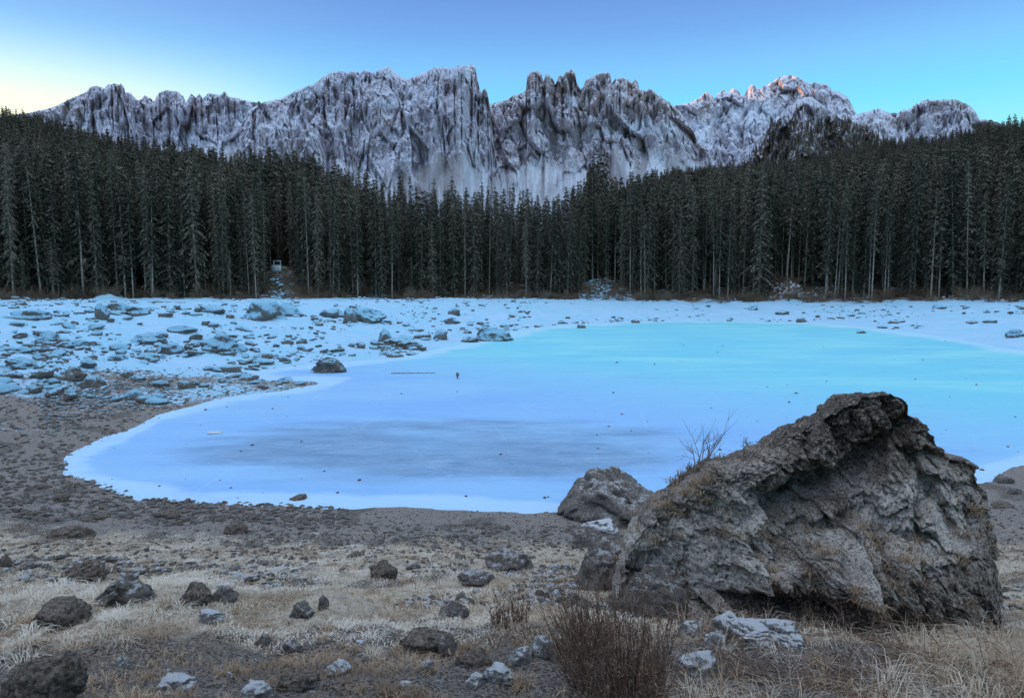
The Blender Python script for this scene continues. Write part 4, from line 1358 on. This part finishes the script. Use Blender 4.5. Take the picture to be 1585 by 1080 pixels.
# dark bits frozen on the ice
rg_ = np.random.RandomState(31)
px = np.concatenate([rg_.uniform(100, 1000, 60), rg_.uniform(900, 1585, 80)]); py = np.concatenate([rg_.uniform(600, 780, 60), rg_.uniform(510, 730, 80)])
x, y = plane_hit(px, py, 0.0)
k = shore_sd(x, y) < -.6
x, y = x[k], y[k]
gn_scatter("ice_debris", stone_mesh(33, 1, M['rock_dark'], .5), np.stack([x, y, np.zeros(len(x))], 1), rg_.uniform(0, 6.28, len(x)), .05 + .16 * rg_.rand(len(x)) ** 2 * np.sqrt(y / 30), "dark bits of wood and stone on the ice")

# ------------------------------------------------------------------ dry grass
def tuft(seed, n_, h0, h1, spread, lay, width, droop):
    rg_ = np.random.RandomState(seed)
    V, Q, T, nv = [], [], [], 0
    for b in range(n_):
        a = rg_.uniform(0, 6.28)
        r0 = spread * math.sqrt(rg_.rand())
        p = np.array([math.cos(a) * r0, math.sin(a) * r0, -.01])
        hgt = rg_.uniform(h0, h1)
        ang = a + rg_.normal(0, .8)
        out = np.array([math.cos(ang), math.sin(ang), 0])
        k = rg_.uniform(.3, 1.0) * lay
        side = np.array([-out[1], out[0], rg_.uniform(-.3, .3)]) * width * rg_.uniform(.6, 1.2)
        m1 = p + out * hgt * .35 * k + np.array([0, 0, hgt * .55 * (1 - .35 * k)])
        m2 = p + out * hgt * .85 * k + np.array([0, 0, hgt * (1 - .62 * k) * (1 - droop * .3)])
        tip = p + out * hgt * 1.25 * k + np.array([0, 0, hgt * (1 - .8 * k - droop * k * rg_.uniform(.2, .6))])
        tip[2] = max(tip[2], .005)
        V += [p - side, p + side, m1 + side * .8, m1 - side * .8, m2 + side * .5, m2 - side * .5, tip]
        Q += [(nv, nv + 1, nv + 2, nv + 3), (nv + 3, nv + 2, nv + 4, nv + 5)]
        T.append((nv + 5, nv + 4, nv + 6)); nv += 7
    return mesh_np("tuft", np.array(V), [np.array(Q), np.array(T)])


def grass_field(name, label, n_, sampler, mesh, mat, smin, smax, seed, thr=None, zfun=None):
    rg_ = np.random.RandomState(seed)
    x, y = sampler(rg_, n_)
    sd = shore_sd(x, y)
    k = sd > 4.2 + 1.5 * fbm(x * .3, y * .3, 1.0, 3)
    cq_ = 792.5 + F * x / y
    k &= ~((cq_ > 1040) & (cq_ < 1400) & (y > 5.6) & (y < 8.4) & (rg_.rand(len(x)) < .72))
    if thr is not None: k &= fbm(x * .55, y * .55, seed * 1.7, 3) + rg_.uniform(-.25, .25, len(x)) > thr
    x, y = x[k], y[k]
    mesh.materials.append(mat)
    return gn_scatter(name, mesh, np.stack([x, y, H(x, y)], 1), rg_.uniform(0, 6.28, len(x)), rg_.uniform(smin, smax, len(x)), label)


def samp_xy(y0, y1, p=1.0, xr=.86):
    def f(rg_, n_):
        y = y0 + (y1 - y0) * rg_.rand(n_) ** p
        return rg_.uniform(-xr, xr, n_) * y, y
    return f


grass_field("dry_grass", "matted frosted dry grass on the near bank", 13000, samp_xy(7.6, 20.5), tuft(1, 30, .04, .10, .15, 1.1, .0045, .9), M['grass_frost'], .5, 1.1, 1, .10)
grass_field("dry_grass", "short straw-coloured dry grass on the near bank", 13000, samp_xy(7.0, 20.5), tuft(2, 28, .03, .09, .14, .9, .0045, .7), M['grass'], .5, 1.1, 2, .10)
grass_field("dry_grass", "brown short grass between the stones", 11000, samp_xy(4.2, 19), tuft(3, 26, .03, .10, .14, .8, .0038, .4), M['grass_brown'], .5, 1.2, 3, .06)
grass_field("grass_tussocks", "drooping pale grass tussocks on the near bank", 300, samp_xy(6.0, 16), tuft(4, 110, .10, .24, .09, .95, .0042, .9), M['grass'], .6, 1.2, 4, .16)
grass_field("grass_tussocks", "drooping brown grass tussocks on the near bank", 420, samp_xy(4.6, 13), tuft(5, 90, .08, .22, .08, .9, .0038, .8), M['grass_brown'], .6, 1.2, 5, .12)
# coarse long grass at the right front
def samp_right(rg_, n_):
    y = rg_.uniform(4.4, 8.6, n_)
    c = rg_.uniform(1060, 1680, n_)
    return (c - 792.5) / F * y, y


for k in range(2):
    grass_field("long_grass", "long tangled straw in front of the crag", 240, samp_right, tuft(6 + k, 30, .12, .52, .22, 1.3, .0028, 1.3), [M['grass'], M['grass_brown']][k], .6, 1.15, 6 + k, -.2)


def samp_left(rg_, n_):
    y = rg_.uniform(6.0, 12.5, n_)
    c = rg_.uniform(-60, 330, n_)
    return (c - 792.5) / F * y, y


grass_field("long_grass", "long pale grass flowing over the left bank", 110, samp_left, tuft(9, 50, .10, .30, .14, 1.15, .0042, 1.1), M['grass_frost'], .6, 1.1, 9, .0)

# small growth in the ledges of the crag
nm_ = len(crag_me.polygons)
cen = np.empty(nm_ * 3, np.float32); crag_me.polygons.foreach_get("center", cen); cen = cen.reshape(-1, 3) + base_pt
nrm = np.empty(nm_ * 3, np.float32); crag_me.polygons.foreach_get("normal", nrm); nrm = nrm.reshape(-1, 3)
cq = 792.5 + cen[:, 0] / cen[:, 1] * F
cr_ = 440 - (cen[:, 2] - CAMZ) / cen[:, 1] * F
okc = np.where((nrm[:, 2] > .45) & (cen[:, 1] < Y0 + .6) & (cr_ > 690) & ((cq < 1130) | ((cr_ > 790) & (cq < 1560))) & (fbm(cen[:, 0] * 1.5, cen[:, 2] * 1.5, 2., 3) > .0))[0]
rg_ = np.random.RandomState(8)
pk = rg_.choice(okc, 380)
tm = tuft(12, 26, .05, .15, .06, .9, .004, .7); tm.materials.append(M['grass_brown'])
gn_scatter("ledge_grass", tm, cen[pk], rg_.uniform(0, 6.28, len(pk)), rg_.uniform(.6, 1.5, len(pk)), "brown grass growing on the ledges of the crag")


# ------------------------------------------------------------------ shrubs
def branch(mb, rg_, p, d, L, r, depth, spread, up, leaves=None):
    n_ = 4
    pts = [np.array(p, float)]
    dd = np.array(d, float)
    for k in range(n_):
        dd = dd + rg_.normal(0, .13, 3) + np.array([0, 0, up])
        dd /= np.linalg.norm(dd)
        pts.append(pts[-1] + dd * L / n_)
    mb.tube(pts, np.linspace(r, r * .45, n_ + 1), 4 if depth else 3, False)
    if leaves is not None: leaves.append((pts, dd))
    if depth > 0:
        for k in range(rg_.randint(2, 5)):
            i = rg_.randint(1, n_ + 1)
            nd = dd + rg_.normal(0, spread, 3)
            nd /= np.linalg.norm(nd)
            branch(mb, rg_, pts[i], nd, L * rg_.uniform(.5, .8), r * .55, depth - 1, spread, up, leaves)


def crag_top(px, y0=Y0):
    """crag surface point nearest to a photo column on its skyline"""
    qc = 792.5 + cen[:, 0] / cen[:, 1] * F
    k = np.where(np.abs(qc - px) < 4)[0]
    return cen[k[np.argmin((440 - (cen[k, 2] - CAMZ) / cen[k, 1] * F))]]


rg_ = np.random.RandomState(15)
b0 = crag_top(1090)
root = empty("shrub", tuple(b0 - np.array([0, 0, .06])))
tag(root, "bare leafless shrub growing on the left shoulder of the crag", "shrub")
for k in range(9):
    mb = MB()
    a = rg_.uniform(-1.25, .85)
    d = (math.sin(a), rg_.normal(0, .35), math.cos(a) * .9 + .15)
    branch(mb, rg_, (rg_.normal(0, .05), rg_.normal(0, .05), 0), d, rg_.uniform(.28, .46), .008, 2, .42, .05)
    obj("branch", mb.mesh("branch"), M['twig'], root)
b1 = crag_top(1160)
root = empty("shrub", tuple(b1 - np.array([0, 0, .04])))
tag(root, "tiny dark shrub higher up the left edge of the crag", "shrub")
for k in range(8):
    mb = MB()
    branch(mb, rg_, (rg_.normal(0, .03), rg_.normal(0, .03), 0), (rg_.normal(0, .5), rg_.normal(0, .4), 1), rg_.uniform(.07, .13), .005, 2, .5, .0)
    obj("branch", mb.mesh("branch"), M['twig'], root)


def heather(px, base, wpx, hpx, nst, lab, seed, lean=(0, 0)):
    rg_ = np.random.RandomState(seed)
    x, y, z = ground_px(px, base)
    m = math.hypot(y, CAMZ - z) / F
    Wd, Ht = wpx * m / 2, hpx * m
    root = empty("heather_bush", (x, y, z))
    tag(root, lab, "bush")
    st, lf = MB(), MB()
    for k in range(nst):
        a = rg_.uniform(0, 6.28); r0 = math.sqrt(rg_.rand())
        p = np.array([math.cos(a) * r0 * Wd * .62, math.sin(a) * r0 * Wd * .55, 0])
        p[2] = H1(x + p[0], y + p[1]) - z - .02
        hh = Ht * rg_.choice([.4, .6, .75, .9, 1.1]) * (1 - .3 * r0 * r0)
        d = np.array([p[0] * .45 / Wd + rg_.normal(0, .16) + lean[0], p[1] * .4 / Wd + rg_.normal(0, .16) + lean[1], 1.0])
        pts = [p]
        for q_ in range(4):
            d = d + rg_.normal(0, .07, 3); d /= np.linalg.norm(d)
            pts.append(pts[-1] + d * hh / 4)
        st.tube(pts, np.linspace(.0042, .0018, 5), 3, False)
        for tw in range(4):
            i = rg_.randint(1, 5); dd = d + rg_.normal(0, .5, 3); dd /= np.linalg.norm(dd)
            e_ = pts[i] + dd * hh * rg_.uniform(.12, .28)
            st.tube([pts[i], e_], [.002, .001], 3, False)
            for l_ in range(5):
                c = pts[i] + (e_ - pts[i]) * rg_.rand(); v1, v2 = rg_.normal(0, .011, 3), rg_.normal(0, .011, 3)
                lf.add([c, c + v1, c + v2], None, [(0, 1, 2)])
    obj("stems", st.mesh("stems"), M['heather'], root)
    obj("leaves", lf.mesh("leaves"), M['heather'], root)


heather(955, 1080, 215, 180, 260, "dense dark brown heather bush at the bottom middle", 51, (-.12, 0))
heather(905, 1010, 110, 95, 120, "smaller reddish heather bush behind the big one", 52, (-.1, 0))
heather(790, 965, 90, 50, 70, "low brown heather at the left of the heather bushes", 53)


def stalk(px, base, tpx, tpy, lab, seed, r=.005, side=4):
    rg_ = np.random.RandomState(seed)
    x, y, z = ground_px(px, base)
    m = math.hypot(y, CAMZ - z) / F
    mb = MB()
    end = np.array([(tpx - px) * m, rg_.uniform(-.1, .1), (base - tpy) * m])
    t_ = np.linspace(0, 1, 6)[:, None]
    pts = t_ * end + np.array([0, 0, -.02]) + rg_.normal(0, .012, (6, 3)) * t_ + np.array([.06 * (1 if tpx > px else -1), 0, .0]) * (t_ * (1 - t_)) * 2
    mb.tube(pts, np.linspace(r, r * .45, 6), 4, True)
    for k in range(side):
        i = rg_.randint(2, 6); d = rg_.normal(0, 1, 3); d[2] = abs(d[2]); d /= np.linalg.norm(d)
        mb.tube([pts[i], pts[i] + d * rg_.uniform(.05, .14)], [r * .5, r * .25], 3, False)
    o = obj("dead_stalk", mb.mesh("dead_stalk"), M['twig'] if seed % 2 else M['grass'], None, (x, y, z))
    tag(o, lab, "stalk")


for k, (a_, b_, c_, d_, lab) in enumerate([
        (1200, 945, 1168, 884, "thin bent dead stalk before the dark hollow of the crag"), (1345, 985, 1350, 948, "pale straw stalk before the flat bluish slab"),
        (1484, 1036, 1508, 940, "dark leaning dead stalk at the right front"), (1526, 1030, 1506, 936, "pale dead stalk crossing the dark leaning one"),
        (1532, 1005, 1520, 945, "brown dead stalk right of the crossing stalks"), (1330, 1064, 1352, 950, "long pale straw at the bottom right"),
        (1231, 1078, 1218, 1000, "thin pale straw at the bottom right of the frosted slab"), (835, 925, 826, 880, "thin dark dead twig in the grass left of the crag"),
        (1128, 920, 1118, 880, "dark upright twig at the left foot of the crag"), (1145, 918, 1150, 872, "second dark upright twig at the left foot of the crag")]):
    stalk(a_, b_, c_, d_, lab, 60 + k)

# ------------------------------------------------------------------ the white stand and its fence
x, y = (433 - 792.5) / (F * CP) * 187.0, 187.0
z = H1(x, y)
kx = empty("information_stand", (x, y, z)); kx.scale = (1.15, 1.15, 1.15)
tag(kx, "small white stand with an open top frame at the forest edge", "stand")
def part(nm, fn, mat, par):
    mb = MB(); fn(mb); return obj(nm, mb.mesh(nm), mat, par)
part("counter", lambda m: (m.box((0, 0, .6), (1.05, .55, .7)), m.box((-.25, -.6, .95), (.95, .04, .18))), M['white'], kx)
part("counter_top", lambda m: m.box((.05, -.02, 1.345), (1.12, .62, .04)), M['white'], kx)
for sx_ in (-.68, .88):
    part("post", lambda m, q_=sx_: m.box((q_, -.2, 1.85), (.07, .07, .46)), M['white'], kx)
part("roof_beam", lambda m: m.box((.1, -.2, 2.36), (.95, .12, .055)), M['white'], kx)
part("back_panel", lambda m: m.box((.1, .4, 1.83), (.80, .03, .44)), M['black'], kx)
fx = empty("wooden_fence", (x, y - 1.6, H1(x, y - 1.6)))
tag(fx, "low wooden rail fence beside the white stand", "fence")
zf = H1(x, y - 1.6)
posts = [-2.2, .6, 3.4, 6.0]
zp = [H1(x + q_, y - 1.6) - zf for q_ in posts]
for q_, zz_ in zip(posts, zp):
    part("post", lambda m, q_=q_, zz_=zz_: m.box((q_, 0, zz_ + .35), (.07, .07, .72)), M['wood'], fx)
for lv in (.38, .92):
    for k in range(3):
        part("rail", lambda m, k=k, lv=lv: m.tube([(posts[k] - .1, -.11, zp[k] + lv), (posts[k + 1] + .1, -.11, zp[k + 1] + lv)], .055, 6), M['wood'], fx)

# small snag standing in the ice
x, y = [float(c) for c in plane_hit(708, 586, 0)]
mb = MB()
mb.tube([(0, 0, -.05), (.02, 0, .14), (-.02, 0, .32), (.03, .01, .52)], [.055, .07, .12, .09], 7)
mb.tube([(0, 0, .30), (.12, 0, .38), (.17, 0, .26)], [.09, .07, .03], 6)
mb.tube([(0, 0, .45), (-.06, 0, .56)], [.05, .03], 5)
tag(obj("tree_stump", mb.mesh("tree_stump", True), M['twig'], None, (x, y, 0)), "small dark snag sticking up out of the ice", "stump")
# loose plate of ice
x, y = [float(c) for c in plane_hit(333, 671, 0)]
mb = MB(); mb.box((0, 0, .045), (.36, .16, .045), .2)
pl = obj("ice_plate", mb.mesh("ice_plate"), M['white'], None, (x, y, 0)); pl.rotation_euler = (.05, .06, .1)
tag(pl, "loose white plate of ice lying on the bay", "ice plate")

# driftwood and fallen trunks at the forest edge
for k, (px, py, L, a, r, lab) in enumerate([
        (600, 461, 7, .15, .16, "fallen pale trunk at the forest edge behind the long boulder"), (470, 462, 8, -.35, .15, "fallen trunk below the fence"),
        (55, 468, 9, .25, .16, "driftwood trunk at the left end of the forest edge"), (1108, 466, 6, .4, .14, "fallen trunk left of the rubble mound"),
        (1345, 463, 7, -.5, .14, "fallen trunk at the forest edge above the crag"), (870, 462, 6, -.2, .13, "fallen trunk by the stony gully"),
        (1510, 462, 8, .1, .15, "fallen trunk near the right end of the forest edge"), (262, 468, 6, .5, .13, "fallen trunk behind the left boulder bank"),
        (640, 578, 4.0, .06, .05, "thin branch frozen on the ice beside the gravel spit")]):
    if py > 500: x, y = [float(c) for c in plane_hit(px, py, 0)]; z = 0.0
    else: x, y, z = ground_px(px, py)
    mb = MB(); rg_ = np.random.RandomState(90 + k)
    t_ = np.linspace(-.5, .5, 6)
    pts = np.stack([t_ * L * math.cos(a), t_ * L * math.sin(a), np.zeros(6)], 1)
    for i in range(6): pts[i, 2] = max(H1(x + pts[i, 0], y + pts[i, 1]), 0) - z + r * .8
    pts[:, 2] = np.linspace(pts[0, 2], pts[-1, 2], 6) + .08 * (py < 500)
    mb.tube(pts, np.linspace(r, r * .5, 6), 7)
    for q_ in range(5):
        i = rg_.randint(1, 6); d = rg_.normal(0, 1, 3); d[2] = abs(d[2]) + .2; d /= np.linalg.norm(d)
        mb.tube([pts[i], pts[i] + d * rg_.uniform(.3, 1.1) * r * 7], [r * .3, r * .1], 4, False)
    tag(obj("fallen_trunk", mb.mesh("fallen_trunk"), M['bark'], None, (x, y, z)), lab, "log")

# brush along the forest edge
mbs = []
for k in range(3):
    mb = MB(); rg_ = np.random.RandomState(70 + k)
    for q_ in range(16):
        branch(mb, rg_, (rg_.normal(0, .3), rg_.normal(0, .3), 0), (rg_.normal(0, .7), rg_.normal(0, .7), 1), rg_.uniform(.5, 1.2), .03, 2, .5, .0)
    m_ = mb.mesh("brush"); m_.materials.append(M['twig'] if k else M['heather'])
    n_ = 520
    c = rg_.uniform(-60, 1650, n_); yy = np.interp(c, TRL_PX, TRL_D) + rg_.uniform(-5, 7, n_); xx = (c - 792.5) / (F * CP) * yy
    kq = fbm(xx * .07, yy * .1, k * 3.0, 3) > .05; xx, yy = xx[kq], yy[kq]; n_ = len(xx)
    gn_scatter("brush", m_, np.stack([xx, yy, H(xx, yy)], 1), rg_.uniform(0, 6.28, n_), .4 + 1.8 * rg_.rand(n_) ** 2, "brown leafless brush along the forest edge")
mb = MB(); rg_ = np.random.RandomState(101)
for q_ in range(9):
    branch(mb, rg_, (rg_.normal(0, .25), rg_.normal(0, .25), 0), (rg_.normal(0, 1.2), rg_.normal(0, 1.2), .7), rg_.uniform(.5, 1.1), .012, 2, .6, -.03)
m_ = mb.mesh("twigs"); m_.materials.append(M['heather'])
c = rg_.uniform(1050, 1640, 46); yy = rg_.uniform(4.6, 8.0, 46); xx = (c - 792.5) / F * yy
gn_scatter("dead_twigs", m_, np.stack([xx, yy, H(xx, yy)], 1), rg_.uniform(0, 6.28, 46), rg_.uniform(.15, .45, 46), "tangle of dead twigs in the straw at the right front")
